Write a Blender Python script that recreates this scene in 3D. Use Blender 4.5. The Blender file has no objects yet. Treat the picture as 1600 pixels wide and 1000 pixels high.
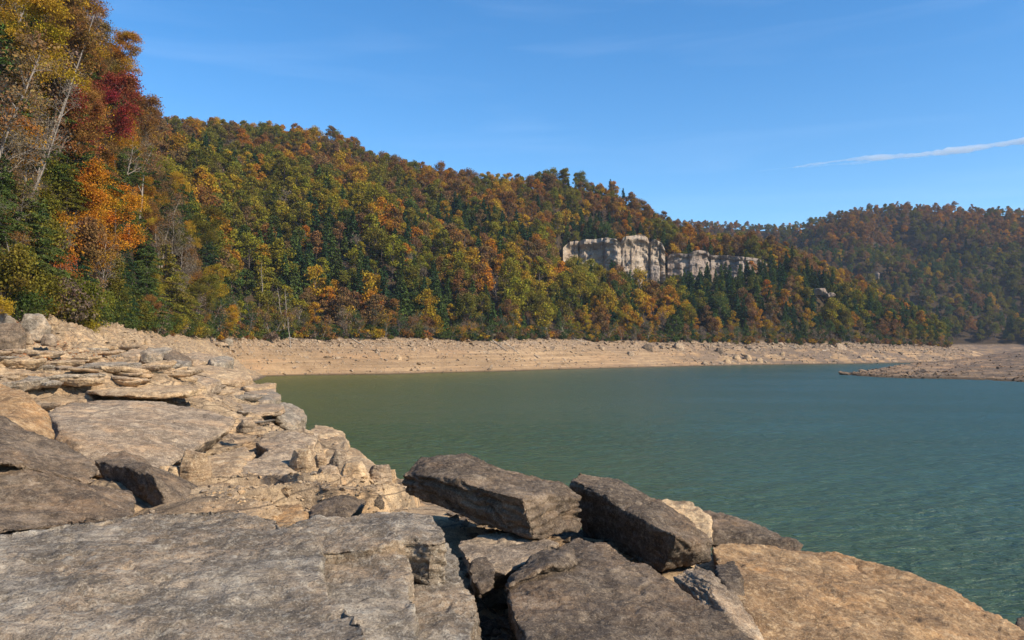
import bpy, bmesh, math, random
import numpy as np
from mathutils import Vector, Matrix

random.seed(7)
RNG = np.random.default_rng(7)
S = bpy.context.scene
COL = S.collection
R = math.radians

# ------------------------------------------------------------------ camera, world, sun, exposure
EYE = 6.5                                   # eye above the lake, metres
FPX = 1244.0                                # focal length in pixels of the 1600 px wide photograph
PITCH = math.atan(45.0 / FPX)
cam = bpy.data.objects.new('camera', bpy.data.cameras.new('camera'))
COL.objects.link(cam)
cam.data.sensor_width = 36.0
cam.data.lens = FPX / 1600 * 36
cam.data.clip_start = 0.1
cam.data.clip_end = 30000
cam.location = (0, 0, EYE)
cam.rotation_euler = (R(90) + PITCH, 0, 0)
S.camera = cam

SUN_EL = R(35)
SUN_AZ = R(119)                             # clockwise from the view direction
SUN_DIR = Vector((math.sin(SUN_AZ) * math.cos(SUN_EL), math.cos(SUN_AZ) * math.cos(SUN_EL), math.sin(SUN_EL)))
world = bpy.data.worlds.new('World')
S.world = world
world.use_nodes = True
wn, wl = world.node_tree.nodes, world.node_tree.links
wn.clear()
w_out = wn.new('ShaderNodeOutputWorld')
w_bg = wn.new('ShaderNodeBackground')
w_bg.inputs['Strength'].default_value = 0.145
w_sky = wn.new('ShaderNodeTexSky')
w_sky.sky_type = 'NISHITA'
w_sky.sun_disc = False
w_sky.sun_elevation = SUN_EL
w_sky.sun_rotation = SUN_AZ
w_sky.altitude = 300
w_sky.air_density = 1.0
w_sky.dust_density = 0.3
w_sky.ozone_density = 3.0
w_hsv = wn.new('ShaderNodeHueSaturation')
w_hsv.inputs['Saturation'].default_value = 1.32
w_geo = wn.new('ShaderNodeTexCoord')
w_map = wn.new('ShaderNodeMapping')
w_map.inputs['Rotation'].default_value = (0, R(8), 0)
w_map.inputs['Scale'].default_value = (1.6, 1.6, 16.0)
w_noi = wn.new('ShaderNodeTexNoise')
w_noi.inputs['Scale'].default_value = 1.7
w_noi.inputs['Detail'].default_value = 7
w_noi.inputs['Distortion'].default_value = 0.6
w_rmp = wn.new('ShaderNodeMapRange')
w_rmp.inputs['From Min'].default_value = 0.52
w_rmp.inputs['From Max'].default_value = 0.85
w_rmp.inputs['To Max'].default_value = 0.06
w_mix = wn.new('ShaderNodeMixRGB')
w_mix.inputs['Color2'].default_value = (6.5, 7.2, 8.2, 1)
wl.new(w_geo.outputs['Generated'], w_map.inputs['Vector'])
wl.new(w_map.outputs['Vector'], w_noi.inputs['Vector'])
wl.new(w_noi.outputs['Fac'], w_rmp.inputs['Value'])
wl.new(w_rmp.outputs['Result'], w_mix.inputs['Fac'])
wl.new(w_sky.outputs['Color'], w_hsv.inputs['Color'])
wl.new(w_hsv.outputs['Color'], w_mix.inputs['Color1'])
wl.new(w_mix.outputs['Color'], w_bg.inputs['Color'])
wl.new(w_bg.outputs['Background'], w_out.inputs['Surface'])

sun = bpy.data.objects.new('sun', bpy.data.lights.new('sun', 'SUN'))
COL.objects.link(sun)
sun.data.energy = 5.0
sun.data.angle = R(0.5)
sun.data.color = (1.0, 0.885, 0.715)
sun.rotation_euler = SUN_DIR.to_track_quat('Z', 'Y').to_euler()
sun.location = SUN_DIR * 500

S.view_settings.view_transform = 'Standard'
S.view_settings.look = 'None'
S.view_settings.exposure = 0.5
S.view_settings.gamma = 1.0
S.view_settings.use_curve_mapping = False
S.render.engine = 'CYCLES'
S.cycles.use_denoising = True
S.cycles.max_bounces = 6
S.cycles.diffuse_bounces = 3
S.cycles.transparent_max_bounces = 8
S.cycles.volume_bounces = 2
S.cycles.use_adaptive_sampling = True
S.cycles.adaptive_threshold = 0.015

# ------------------------------------------------------------------ picking points in the world
cP, sP = math.cos(PITCH), math.sin(PITCH)
def ray(px, py):
    x, z = (px - 800) / FPX, (500 - py) / FPX
    return x, cP - z * sP, sP + z * cP
def at(px, py, d):
    """world point seen at (px, py), d metres ahead"""
    x, y, z = ray(px, py)
    k = d / y
    return Vector((x * k, d, EYE + z * k))
def on(px, py, z):
    """world point seen at (px, py) on the level z"""
    x, y, zz = ray(px, py)
    k = (z - EYE) / zz
    return Vector((x * k, y * k, z))

# ------------------------------------------------------------------ vectorised gradient noise
def _h(ix, iy, iz, s):
    n = (ix * 374761393 + iy * 668265263 + iz * 1274126177 + s * 974634777) & 0xffffffff
    n = ((n ^ (n >> 13)) * 1103515245) & 0xffffffff
    n = ((n ^ (n >> 15)) * 2654435761) & 0xffffffff
    return (n ^ (n >> 16)) & 0xffffffff
_G = np.array([(1,1,0),(-1,1,0),(1,-1,0),(-1,-1,0),(1,0,1),(-1,0,1),(1,0,-1),(-1,0,-1),(0,1,1),(0,-1,1),(0,1,-1),(0,-1,-1),(1,1,0),(-1,1,0),(0,-1,1),(0,-1,-1)], dtype=np.float64)
def noise(p, s=0):
    p = np.asarray(p, dtype=np.float64)
    i = np.floor(p).astype(np.int64)
    f = p - i
    u = f * f * f * (f * (f * 6 - 15) + 10)
    out = 0
    for dx in (0, 1):
        wx = u[:, 0] if dx else 1 - u[:, 0]
        for dy in (0, 1):
            wy = u[:, 1] if dy else 1 - u[:, 1]
            for dz in (0, 1):
                wz = u[:, 2] if dz else 1 - u[:, 2]
                g = _G[_h(i[:, 0] + dx, i[:, 1] + dy, i[:, 2] + dz, s) & 15]
                out = out + wx * wy * wz * (g[:, 0] * (f[:, 0] - dx) + g[:, 1] * (f[:, 1] - dy) + g[:, 2] * (f[:, 2] - dz))
    return out
def fbm(p, o=4, s=0, g=0.5, l=2.03):
    p = np.asarray(p, dtype=np.float64)
    a, t = 1.0, 0
    for k in range(o):
        t = t + a * noise(p * (l ** k) + 17.3 * k, s + k)
        a *= g
    return t
def smooth(a, b, x):
    t = np.clip((x - a) / (b - a), 0, 1)
    return t * t * (3 - 2 * t)

# ------------------------------------------------------------------ object helpers
def link(o, parent=None):
    COL.objects.link(o)
    if parent: o.parent = parent
    return o
def mesh_np(name, V, F, mats=(), smooth_shade=True, mi=None):
    """F: int array (n,3) or (n,4)"""
    V = np.ascontiguousarray(V, dtype=np.float32)
    F = np.ascontiguousarray(F, dtype=np.int32)
    m = bpy.data.meshes.new(name)
    n, k = F.shape
    m.vertices.add(len(V)); m.vertices.foreach_set('co', V.ravel())
    m.loops.add(n * k); m.loops.foreach_set('vertex_index', F.ravel())
    m.polygons.add(n)
    m.polygons.foreach_set('loop_start', np.arange(0, n * k, k, dtype=np.int32))
    m.polygons.foreach_set('loop_total', np.full(n, k, dtype=np.int32))
    for mm in mats: m.materials.append(mm)
    if mi is not None: m.polygons.foreach_set('material_index', np.asarray(mi, dtype=np.int32))
    m.update(calc_edges=True)
    m.polygons.foreach_set('use_smooth', np.full(n, smooth_shade, dtype=bool))
    return m
def tag(o, label=None, cat=None, group=None, kind=None):
    if cat and not kind: kind = 'thing'
    if label: o['label'] = label
    if cat: o['category'] = cat
    if group: o['group'] = group
    if kind: o['kind'] = kind
    return o
def empty(name, loc, rz=0, sc=1.0):
    o = bpy.data.objects.new(name, None)
    o.empty_display_size = 0.3
    o.location = loc; o.rotation_euler = (0, 0, rz)
    o.scale = (sc, sc, sc) if isinstance(sc, (int, float)) else sc
    return link(o)
def grid_faces(nu, nv):
    a = (np.arange(nu - 1)[:, None] * nv + np.arange(nv - 1)[None, :]).ravel()
    return np.stack([a, a + nv, a + nv + 1, a + 1], 1)

# ------------------------------------------------------------------ materials
def nodes(name):
    m = bpy.data.materials.new(name); m.use_nodes = True
    t = m.node_tree; t.nodes.clear()
    o = t.nodes.new('ShaderNodeOutputMaterial')
    return m, t, o
def N(t, ty, **kw):
    n = t.nodes.new(ty)
    for k, v in kw.items():
        k2 = k.replace('_', ' ')
        if k2 in n.inputs: n.inputs[k2].default_value = v
        elif hasattr(n, k): setattr(n, k, v)
    return n
def ramp(t, src, stops):
    r = t.nodes.new('ShaderNodeValToRGB')
    e = r.color_ramp.elements
    while len(e) > 2: e.remove(e[-1])
    for i, (p, c) in enumerate(stops):
        if i > 1: e.new(p)
        e[i].position = p
        e[i].color = (*c, 1) if len(c) == 3 else c
    t.links.new(src, r.inputs[0])
    return r.outputs[0]
def gray(v): return (v, v, v)
def mix(t, fac, a, b, mode='MIX'):
    m = t.nodes.new('ShaderNodeMixRGB'); m.blend_type = mode
    for s, i in ((fac, 0), (a, 1), (b, 2)):
        if isinstance(s, (int, float)): m.inputs[i].default_value = s if i == 0 else (s, s, s, 1)
        elif isinstance(s, tuple): m.inputs[i].default_value = (*s, 1)
        else: t.links.new(s, m.inputs[i])
    return m.outputs[0]
def vnoise(t, vec, scale, detail=6, rough=0.55, dist=0.0):
    n = N(t, 'ShaderNodeTexNoise', Scale=scale, Detail=detail, Roughness=rough, Distortion=dist)
    t.links.new(vec, n.inputs['Vector'])
    return n.outputs['Fac']
def mapped(t, src, sc, rot=(0, 0, 0)):
    m = t.nodes.new('ShaderNodeMapping')
    m.inputs['Scale'].default_value = sc
    m.inputs['Rotation'].default_value = rot
    t.links.new(src, m.inputs['Vector'])
    return m.outputs['Vector']

def rock_mat(name, fresh, patina, pale, pat=0.5, rot=(0, 0, 0), stripe=0.5, k=1.0, bump=1.0, lichen=0.35, joints=0.0):
    """sandstone: fresh colour, darker weathered skin in patches, pale lichen, faint bedding"""
    m, t, o = nodes(name)
    pos = N(t, 'ShaderNodeNewGeometry').outputs['Position']
    big = vnoise(t, pos, 0.42 * k, 6, 0.62, 1.2)
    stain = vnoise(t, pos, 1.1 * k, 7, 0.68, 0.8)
    med = vnoise(t, pos, 3.4 * k, 9, 0.68, 0.2)
    fin = vnoise(t, pos, 14 * k, 7, 0.7)
    grain = vnoise(t, pos, 55 * k, 4, 0.7)
    bed = vnoise(t, mapped(t, pos, (0.9, 1.6, 13.0), rot), 1.0 * k, 7, 0.62, 0.35)
    lines = vnoise(t, mapped(t, pos, (0.5, 5.0, 5.0), (R(10), R(12), R(-22))), 1.6 * k, 7, 0.65, 0.5)
    tint = vnoise(t, pos, 0.9 * k, 3, 0.5)
    c = mix(t, ramp(t, big, [(0.47 - 0.26 * pat, gray(0)), (0.66 - 0.26 * pat, gray(1))]), fresh, patina)
    c = mix(t, ramp(t, tint, [(0.45, gray(0)), (0.65, gray(0.45))]), c, (fresh[0] * 1.1, fresh[1] * 0.86, fresh[2] * 0.62))
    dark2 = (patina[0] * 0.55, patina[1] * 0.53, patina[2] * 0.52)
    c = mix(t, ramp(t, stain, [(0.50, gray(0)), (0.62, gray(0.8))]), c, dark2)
    c = mix(t, ramp(t, med, [(0.40, gray(0.75)), (0.52, gray(0))]), c, dark2)
    c = mix(t, ramp(t, bed, [(0.48, gray(0)), (0.66, gray(stripe))]), c, tuple(v * 0.45 for v in patina))
    c = mix(t, ramp(t, lines, [(0.52, gray(0)), (0.64, gray(0.5))]), c, tuple(v * 0.55 for v in patina))
    c = mix(t, ramp(t, fin, [(0.50, gray(0)), (0.68, gray(lichen))]), c, pale)
    c = mix(t, ramp(t, med, [(0.56, gray(0)), (0.66, gray(lichen * 0.9))]), c, pale)
    c = mix(t, ramp(t, grain, [(0.57, gray(0)), (0.64, gray(0.4))]), c, pale)
    c = mix(t, ramp(t, grain, [(0.38, gray(0.6)), (0.48, gray(0))]), c, tuple(v * 0.35 for v in patina))
    sz = N(t, 'ShaderNodeSeparateXYZ'); t.links.new(pos, sz.inputs[0])
    wz = N(t, 'ShaderNodeMapRange'); t.links.new(sz.outputs['Z'], wz.inputs['Value'])
    wz.inputs['From Min'].default_value = 0.12; wz.inputs['From Max'].default_value = 0.5; wz.inputs['To Min'].default_value = 0.85; wz.inputs['To Max'].default_value = 0
    c = mix(t, wz.outputs[0], c, (0.06, 0.045, 0.03))
    b = N(t, 'ShaderNodeBsdfPrincipled', Roughness=0.88)
    b.inputs['Specular IOR Level'].default_value = 0.25
    t.links.new(c, b.inputs['Base Color'])
    vor = N(t, 'ShaderNodeTexVoronoi', feature='DISTANCE_TO_EDGE', Scale=2.4 * k)
    wv = mix(t, 0.22, pos, N(t, 'ShaderNodeTexNoise', Scale=2.0 * k).outputs['Color'], 'ADD')
    t.links.new(wv, vor.inputs['Vector'])
    crack = ramp(t, vor.outputs['Distance'], [(0.0, gray(0)), (0.018, gray(1))])
    if joints:
        v2 = N(t, 'ShaderNodeTexVoronoi', feature='DISTANCE_TO_EDGE', Scale=1.0)
        t.links.new(mapped(t, mix(t, 0.5, pos, N(t, 'ShaderNodeTexNoise', Scale=0.8).outputs['Color'], 'ADD'), (0.35, 0.8, 2.2)), v2.inputs['Vector'])
        jn = ramp(t, v2.outputs['Distance'], [(0.0, gray(joints)), (0.035, gray(0))])
        c2 = mix(t, jn, c, (0.07, 0.05, 0.035))
        t.links.new(c2, b.inputs['Base Color'])
    h1 = mix(t, 0.5, med, fin)
    h2 = mix(t, 0.20, h1, grain)
    h3 = mix(t, 0.30, mix(t, 0.3, h2, lines), bed)
    bp = N(t, 'ShaderNodeBump', Strength=1.0 * bump, Distance=0.13 / k)
    t.links.new(h3, bp.inputs['Height'])
    bp2 = N(t, 'ShaderNodeBump', Strength=0.25 * bump, Distance=0.02 / k)
    t.links.new(crack, bp2.inputs['Height']); t.links.new(bp.outputs[0], bp2.inputs['Normal'])
    t.links.new(bp2.outputs[0], b.inputs['Normal'])
    t.links.new(b.outputs[0], o.inputs['Surface'])
    return m

M = {}
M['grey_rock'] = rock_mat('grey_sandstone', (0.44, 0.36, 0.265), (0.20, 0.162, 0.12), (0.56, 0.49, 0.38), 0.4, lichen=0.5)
M['brown_rock'] = rock_mat('brown_sandstone', (0.255, 0.182, 0.118), (0.115, 0.084, 0.058), (0.40, 0.31, 0.215), 0.4, lichen=0.45)
M['tan_rock'] = rock_mat('tan_sandstone', (0.60, 0.42, 0.235), (0.36, 0.245, 0.145), (0.72, 0.56, 0.36), 0.25, lichen=0.5)
M['gold_rock'] = rock_mat('ochre_sandstone', (0.48, 0.30, 0.142), (0.31, 0.185, 0.09), (0.62, 0.44, 0.25), 0.35, lichen=0.6)
M['buff_rock'] = rock_mat('buff_sandstone', (0.53, 0.39, 0.25), (0.28, 0.207, 0.14), (0.66, 0.52, 0.36), 0.4, stripe=0.6, lichen=0.5)
M['bank'] = rock_mat('bank_bedrock', (0.56, 0.395, 0.225), (0.32, 0.228, 0.14), (0.66, 0.50, 0.32), 0.3, stripe=0.65, k=0.8, bump=1.0, joints=0.85)

def shore_mat(name, lo, hi, soil):
    m, t, o = nodes(name)
    pos = N(t, 'ShaderNodeNewGeometry').outputs['Position']
    sep = N(t, 'ShaderNodeSeparateXYZ'); t.links.new(pos, sep.inputs[0])
    big = vnoise(t, pos, 0.05, 6, 0.6)
    med = vnoise(t, pos, 0.4, 8, 0.7)
    fin = vnoise(t, pos, 2.2, 8, 0.7)
    lay = vnoise(t, mapped(t, pos, (0.02, 0.02, 1.6)), 1.0, 5, 0.6, 0.2)
    c = mix(t, ramp(t, big, [(0.4, gray(0)), (0.62, gray(1))]), lo, hi)
    c = mix(t, ramp(t, lay, [(0.44, gray(0)), (0.54, gray(0.85))]), c, tuple(v * 0.62 for v in hi))
    c = mix(t, ramp(t, med, [(0.45, gray(0)), (0.65, gray(0.55))]), c, tuple(v * 0.55 for v in lo))
    c = mix(t, ramp(t, fin, [(0.55, gray(0)), (0.7, gray(0.5))]), c, (0.50, 0.41, 0.31))
    hi_ = N(t, 'ShaderNodeMapRange'); t.links.new(sep.outputs['Z'], hi_.inputs['Value'])
    hi_.inputs['From Min'].default_value = 4.5; hi_.inputs['From Max'].default_value = 8.5; hi_.inputs['To Max'].default_value = 0.9
    stony = mix(t, ramp(t, vnoise(t, pos, 1.1, 6, 0.75), [(0.42, gray(0)), (0.6, gray(1))]), (0.125, 0.09, 0.062), (0.36, 0.27, 0.19))
    c = mix(t, mix(t, 1.0, hi_.outputs[0], ramp(t, med, [(0.35, gray(0.15)), (0.55, gray(1))]), 'MULTIPLY'), c, stony)
    east = N(t, 'ShaderNodeMapRange'); t.links.new(sep.outputs['X'], east.inputs['Value'])
    east.inputs['From Min'].default_value = 20; east.inputs['From Max'].default_value = 90; east.inputs['To Max'].default_value = 0.95
    c = mix(t, mix(t, 1.0, east.outputs[0], ramp(t, vnoise(t, pos, 0.14, 5, 0.6), [(0.42, gray(0)), (0.55, gray(1))]), 'MULTIPLY'), c, (0.17, 0.125, 0.09))
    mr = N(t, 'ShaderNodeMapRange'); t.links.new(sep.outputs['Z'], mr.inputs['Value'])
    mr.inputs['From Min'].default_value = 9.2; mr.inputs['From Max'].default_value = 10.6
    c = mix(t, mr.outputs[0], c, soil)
    wet = N(t, 'ShaderNodeMapRange'); t.links.new(sep.outputs['Z'], wet.inputs['Value'])
    wet.inputs['From Min'].default_value = 0.08; wet.inputs['From Max'].default_value = 0.45
    wet.inputs['To Min'].default_value = 1; wet.inputs['To Max'].default_value = 0
    rg = vnoise(t, mapped(t, pos, (0.008, 0.008, 3.4)), 1.0, 4, 0.6, 0.1)
    c = mix(t, ramp(t, rg, [(0.47, gray(0)), (0.50, gray(0.5)), (0.53, gray(0))]), c, (0.15, 0.095, 0.055))
    c = mix(t, wet.outputs[0], c, (0.10, 0.068, 0.04))
    b = N(t, 'ShaderNodeBsdfPrincipled', Roughness=0.95)
    b.inputs['Specular IOR Level'].default_value = 0.1
    t.links.new(c, b.inputs['Base Color'])
    bp = N(t, 'ShaderNodeBump', Strength=0.9, Distance=0.6)
    t.links.new(mix(t, 0.5, med, fin), bp.inputs['Height'])
    t.links.new(bp.outputs[0], b.inputs['Normal'])
    t.links.new(b.outputs[0], o.inputs['Surface'])
    return m
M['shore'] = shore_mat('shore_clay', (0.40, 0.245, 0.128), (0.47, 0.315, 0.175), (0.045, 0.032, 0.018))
M['spit'] = shore_mat('spit_clay', (0.33, 0.195, 0.105), (0.44, 0.295, 0.175), (0.05, 0.035, 0.02))

def leaf_mat(name, use_tint=True, base=(0.1, 0.1, 0.03), trans=0.3, var=0.5):
    m, t, o = nodes(name)
    if use_tint:
        a = N(t, 'ShaderNodeAttribute', attribute_type='INSTANCER', attribute_name='tint')
        col = a.outputs['Color']
    else:
        col = base
    g = N(t, 'ShaderNodeNewGeometry')
    rnd = g.outputs['Random Per Island']
    big = vnoise(t, g.outputs['Position'], 0.35, 3, 0.6)
    v = N(t, 'ShaderNodeMapRange'); t.links.new(rnd, v.inputs['Value'])
    v.inputs['To Min'].default_value = 1 - var; v.inputs['To Max'].default_value = 1 + var
    c = mix(t, 1.0, col, v.outputs[0], 'MULTIPLY')
    hs = N(t, 'ShaderNodeHueSaturation')
    t.links.new(c, hs.inputs['Color'])
    h = N(t, 'ShaderNodeMapRange'); t.links.new(big, h.inputs['Value'])
    h.inputs['From Min'].default_value = 0.3; h.inputs['From Max'].default_value = 0.7
    h.inputs['To Min'].default_value = 0.475; h.inputs['To Max'].default_value = 0.53
    t.links.new(h.outputs[0], hs.inputs['Hue'])
    d = N(t, 'ShaderNodeBsdfDiffuse'); tr = N(t, 'ShaderNodeBsdfTranslucent')
    ms = N(t, 'ShaderNodeMixShader'); ms.inputs[0].default_value = trans
    t.links.new(hs.outputs[0], d.inputs[0]); t.links.new(hs.outputs[0], tr.inputs[0])
    t.links.new(d.outputs[0], ms.inputs[1]); t.links.new(tr.outputs[0], ms.inputs[2])
    t.links.new(ms.outputs[0], o.inputs['Surface'])
    return m
M['leaf'] = leaf_mat('tree_leaves', trans=0.38)
M['needle'] = leaf_mat('conifer_needles', trans=0.15, var=0.45)

def bark_mat(name, a, b_, sc=(6, 6, 1.2)):
    m, t, o = nodes(name)
    pos = N(t, 'ShaderNodeTexCoord').outputs['Object']
    n = vnoise(t, mapped(t, pos, sc), 1.5, 6, 0.65)
    b = N(t, 'ShaderNodeBsdfPrincipled', Roughness=0.9)
    t.links.new(ramp(t, n, [(0.35, a), (0.65, b_)]), b.inputs['Base Color'])
    bp = N(t, 'ShaderNodeBump', Strength=0.6, Distance=0.04)
    t.links.new(n, bp.inputs['Height']); t.links.new(bp.outputs[0], b.inputs['Normal'])
    t.links.new(b.outputs[0], o.inputs['Surface'])
    return m
M['bark'] = bark_mat('brown_bark', (0.045, 0.032, 0.024), (0.13, 0.10, 0.078))
M['pale_bark'] = bark_mat('pale_bark', (0.13, 0.105, 0.085), (0.34, 0.29, 0.24))
M['drift'] = bark_mat('driftwood', (0.25, 0.20, 0.15), (0.52, 0.45, 0.37), (8, 8, 8))

def water_mat():
    m, t, o = nodes('lake_water')
    pos = N(t, 'ShaderNodeNewGeometry').outputs['Position']
    b = N(t, 'ShaderNodeBsdfPrincipled', Roughness=0.27, IOR=1.33)
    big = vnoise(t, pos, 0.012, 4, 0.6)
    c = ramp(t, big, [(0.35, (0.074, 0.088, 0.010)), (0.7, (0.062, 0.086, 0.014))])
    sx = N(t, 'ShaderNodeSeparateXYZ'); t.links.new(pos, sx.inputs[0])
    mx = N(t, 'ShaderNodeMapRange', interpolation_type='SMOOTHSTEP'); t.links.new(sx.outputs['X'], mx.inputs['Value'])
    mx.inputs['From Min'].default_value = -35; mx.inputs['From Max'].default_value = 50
    c = mix(t, mx.outputs[0], c, (0.032, 0.072, 0.046))  # teal shift to the right: forest-to-sky reflection painted into the base colour
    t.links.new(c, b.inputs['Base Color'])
    w1 = vnoise(t, mapped(t, pos, (0.75, 1.5, 1), (0, 0, R(-16))), 1.5, 4, 0.6, 0.6)
    w2 = vnoise(t, mapped(t, pos, (0.7, 1.3, 1), (0, 0, R(22))), 4.2, 4, 0.65, 0.3)
    w3 = vnoise(t, mapped(t, pos, (0.5, 1.2, 1), (0, 0, R(-8))), 0.28, 3, 0.5)
    gust = vnoise(t, mapped(t, pos, (0.012, 0.05, 1), (0, 0, R(-6))), 1.0, 4, 0.6, 0.4)
    gs = ramp(t, gust, [(0.38, gray(0.55)), (0.6, gray(1.0))])
    b1 = N(t, 'ShaderNodeBump', Distance=0.40)
    t.links.new(w1, b1.inputs['Height']); t.links.new(gs, b1.inputs['Strength'])
    b2 = N(t, 'ShaderNodeBump', Distance=0.10)
    t.links.new(w2, b2.inputs['Height']); t.links.new(gs, b2.inputs['Strength']); t.links.new(b1.outputs[0], b2.inputs['Normal'])
    b3 = N(t, 'ShaderNodeBump', Strength=0.4, Distance=0.25)
    t.links.new(w3, b3.inputs['Height']); t.links.new(b2.outputs[0], b3.inputs['Normal'])
    t.links.new(b3.outputs[0], b.inputs['Normal'])
    t.links.new(b.outputs[0], o.inputs['Surface'])
    return m
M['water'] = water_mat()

def cliff_mat(name, pale, warm, dark, k=0.12):
    m, t, o = nodes(name)
    pos = N(t, 'ShaderNodeNewGeometry').outputs['Position']
    big = vnoise(t, pos, k, 5, 0.6)
    streak = vnoise(t, mapped(t, pos, (1.0, 1.0, 0.12)), 0.55, 7, 0.7)
    bed = vnoise(t, mapped(t, pos, (0.03, 0.03, 0.9)), 1.0, 6, 0.6)
    fin = vnoise(t, pos, 0.9, 6, 0.7)
    c = mix(t, ramp(t, big, [(0.38, gray(0)), (0.62, gray(1))]), pale, warm)
    c = mix(t, ramp(t, streak, [(0.50, gray(0)), (0.64, gray(0.85))]), c, dark)
    c = mix(t, ramp(t, bed, [(0.6, gray(0)), (0.72, gray(0.45))]), c, dark)
    c = mix(t, ramp(t, fin, [(0.55, gray(0)), (0.75, gray(0.6))]), c, tuple(min(1, v * 1.25) for v in pale))
    b = N(t, 'ShaderNodeBsdfPrincipled', Roughness=0.95)
    t.links.new(c, b.inputs['Base Color'])
    bp = N(t, 'ShaderNodeBump', Strength=0.8, Distance=1.2)
    t.links.new(mix(t, 0.4, streak, fin), bp.inputs['Height']); t.links.new(bp.outputs[0], b.inputs['Normal'])
    t.links.new(b.outputs[0], o.inputs['Surface'])
    return m
M['cliff'] = cliff_mat('pale_cliff_rock', (0.38, 0.31, 0.235), (0.29, 0.21, 0.14), (0.14, 0.11, 0.09))
M['cliff_grey'] = cliff_mat('grey_cliff_rock', (0.28, 0.225, 0.18), (0.21, 0.15, 0.11), (0.09, 0.072, 0.062))

# ------------------------------------------------------------------ setting: lake bed, water
def table(px, rows, col):
    return np.interp(px, [r[0] for r in rows], [r[col] for r in rows])
def px_of(ang): return 800 + FPX * np.tan(ang)

V = np.array([(-1300, -320, -5), (1300, -320, -5), (1300, 1250, -5), (-1300, 1250, -5)], float)
g = link(bpy.data.objects.new('ground', mesh_np('ground', V, np.array([[0, 1, 2, 3]]), [M['shore']])))
tag(g, 'bed of the reservoir under the water', kind='structure')
colw = np.concatenate([np.linspace(-3200, 360, 30), np.linspace(368, 1640, 440), np.linspace(1660, 5200, 30)])
roww = np.concatenate([np.linspace(2, 10.5, 10), np.geomspace(11, 70, 330), np.geomspace(70.8, 330, 80), np.geomspace(340, 900, 12)])
PX, RR = np.meshgrid(colw, roww, indexing='ij')
V = np.stack([(PX - 800) / FPX * RR, RR, 0 * RR], -1).reshape(-1, 3)
_q = V.copy(); ca_, sa_ = math.cos(R(-20)), math.sin(R(-20))
_u = _q[:, 0] * ca_ - _q[:, 1] * sa_; _v = _q[:, 0] * sa_ + _q[:, 1] * ca_
_fade = 1 - 0.85 * smooth(50, 110, V[:, 1])
hw = noise(np.stack([_u * 0.35, _v * 0.75, 0 * _u], 1), 201) * 0.12
hw += noise(np.stack([_u * 0.9 + 3, _v * 1.9, 0 * _u], 1), 202) * 0.060
hw += noise(np.stack([_v * 1.6 + _u * 0.8, _u * 2.4 - _v, 0 * _u], 1), 203) * 0.028
V[:, 2] = hw * _fade * smooth(5, 11, V[:, 1]) * (0.75 + 0.6 * noise(np.stack([_u * 0.03, _v * 0.06, 0 * _u], 1), 204))
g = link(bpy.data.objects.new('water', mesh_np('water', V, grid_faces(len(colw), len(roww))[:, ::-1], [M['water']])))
tag(g, 'rippled green to blue lake water', kind='structure')

# ------------------------------------------------------------------ setting: the wooded hill and its beach
#      px   rw   rt   zt   rm   zm   rr   zr
HILL = [(-900, 26, 38, 9.0, 80, 46, 300, 150), (-300, 30, 46, 9.0, 84, 46, 310, 140), (0, 42, 57, 9.0, 96, 46, 320, 130),
        (100, 58, 73, 9.0, 104, 40, 340, 128), (150, 70, 86, 9.0, 118, 38, 350, 125), (200, 88, 105, 9.0, 134, 31, 380, 116),
        (250, 108, 126, 9.0, 175, 31, 400, 110), (330, 150, 168, 9.0, 230, 40, 410, 114), (400, 184, 203, 9.0, 270, 46, 415, 115),
        (450, 190, 214, 9.0, 290, 52, 420, 116), (520, 196, 220, 9.0, 300, 52, 425, 114), (600, 203, 228, 9.1, 310, 50, 430, 102),
        (700, 216, 242, 9.2, 320, 46, 440, 95), (800, 231, 257, 9.5, 340, 46, 450, 94), (850, 244, 273, 9.6, 350, 42, 457, 98), (880, 250, 280, 9.6, 372, 33, 460, 100),
        (960, 268, 300, 9.6, 370, 36, 465, 95), (1020, 282, 312, 9.6, 375, 34, 465, 81), (1060, 292, 322, 9.5, 380, 34, 465, 73),
        (1100, 302, 334, 9.4, 385, 36, 465, 67), (1200, 323, 356, 9.3, 392, 38, 470, 62), (1250, 330, 365, 9.2, 400, 34, 470, 55),
        (1300, 338, 376, 9.2, 415, 31, 470, 47), (1350, 350, 388, 9.1, 425, 26, 465, 37), (1400, 365, 402, 9.0, 430, 20, 460, 25),
        (1450, 376, 414, 8.6, 440, 13, 460, 13), (1490, 388, 424, 7.5, 450, 7, 465, 6), (1540, 400, 430, 3.5, 450, 3, 470, 2.0),
        (1600, 405, 430, -1.5, 450, -2, 470, -3), (2600, 405, 430, -4, 450, -4, 470, -4)]
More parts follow.
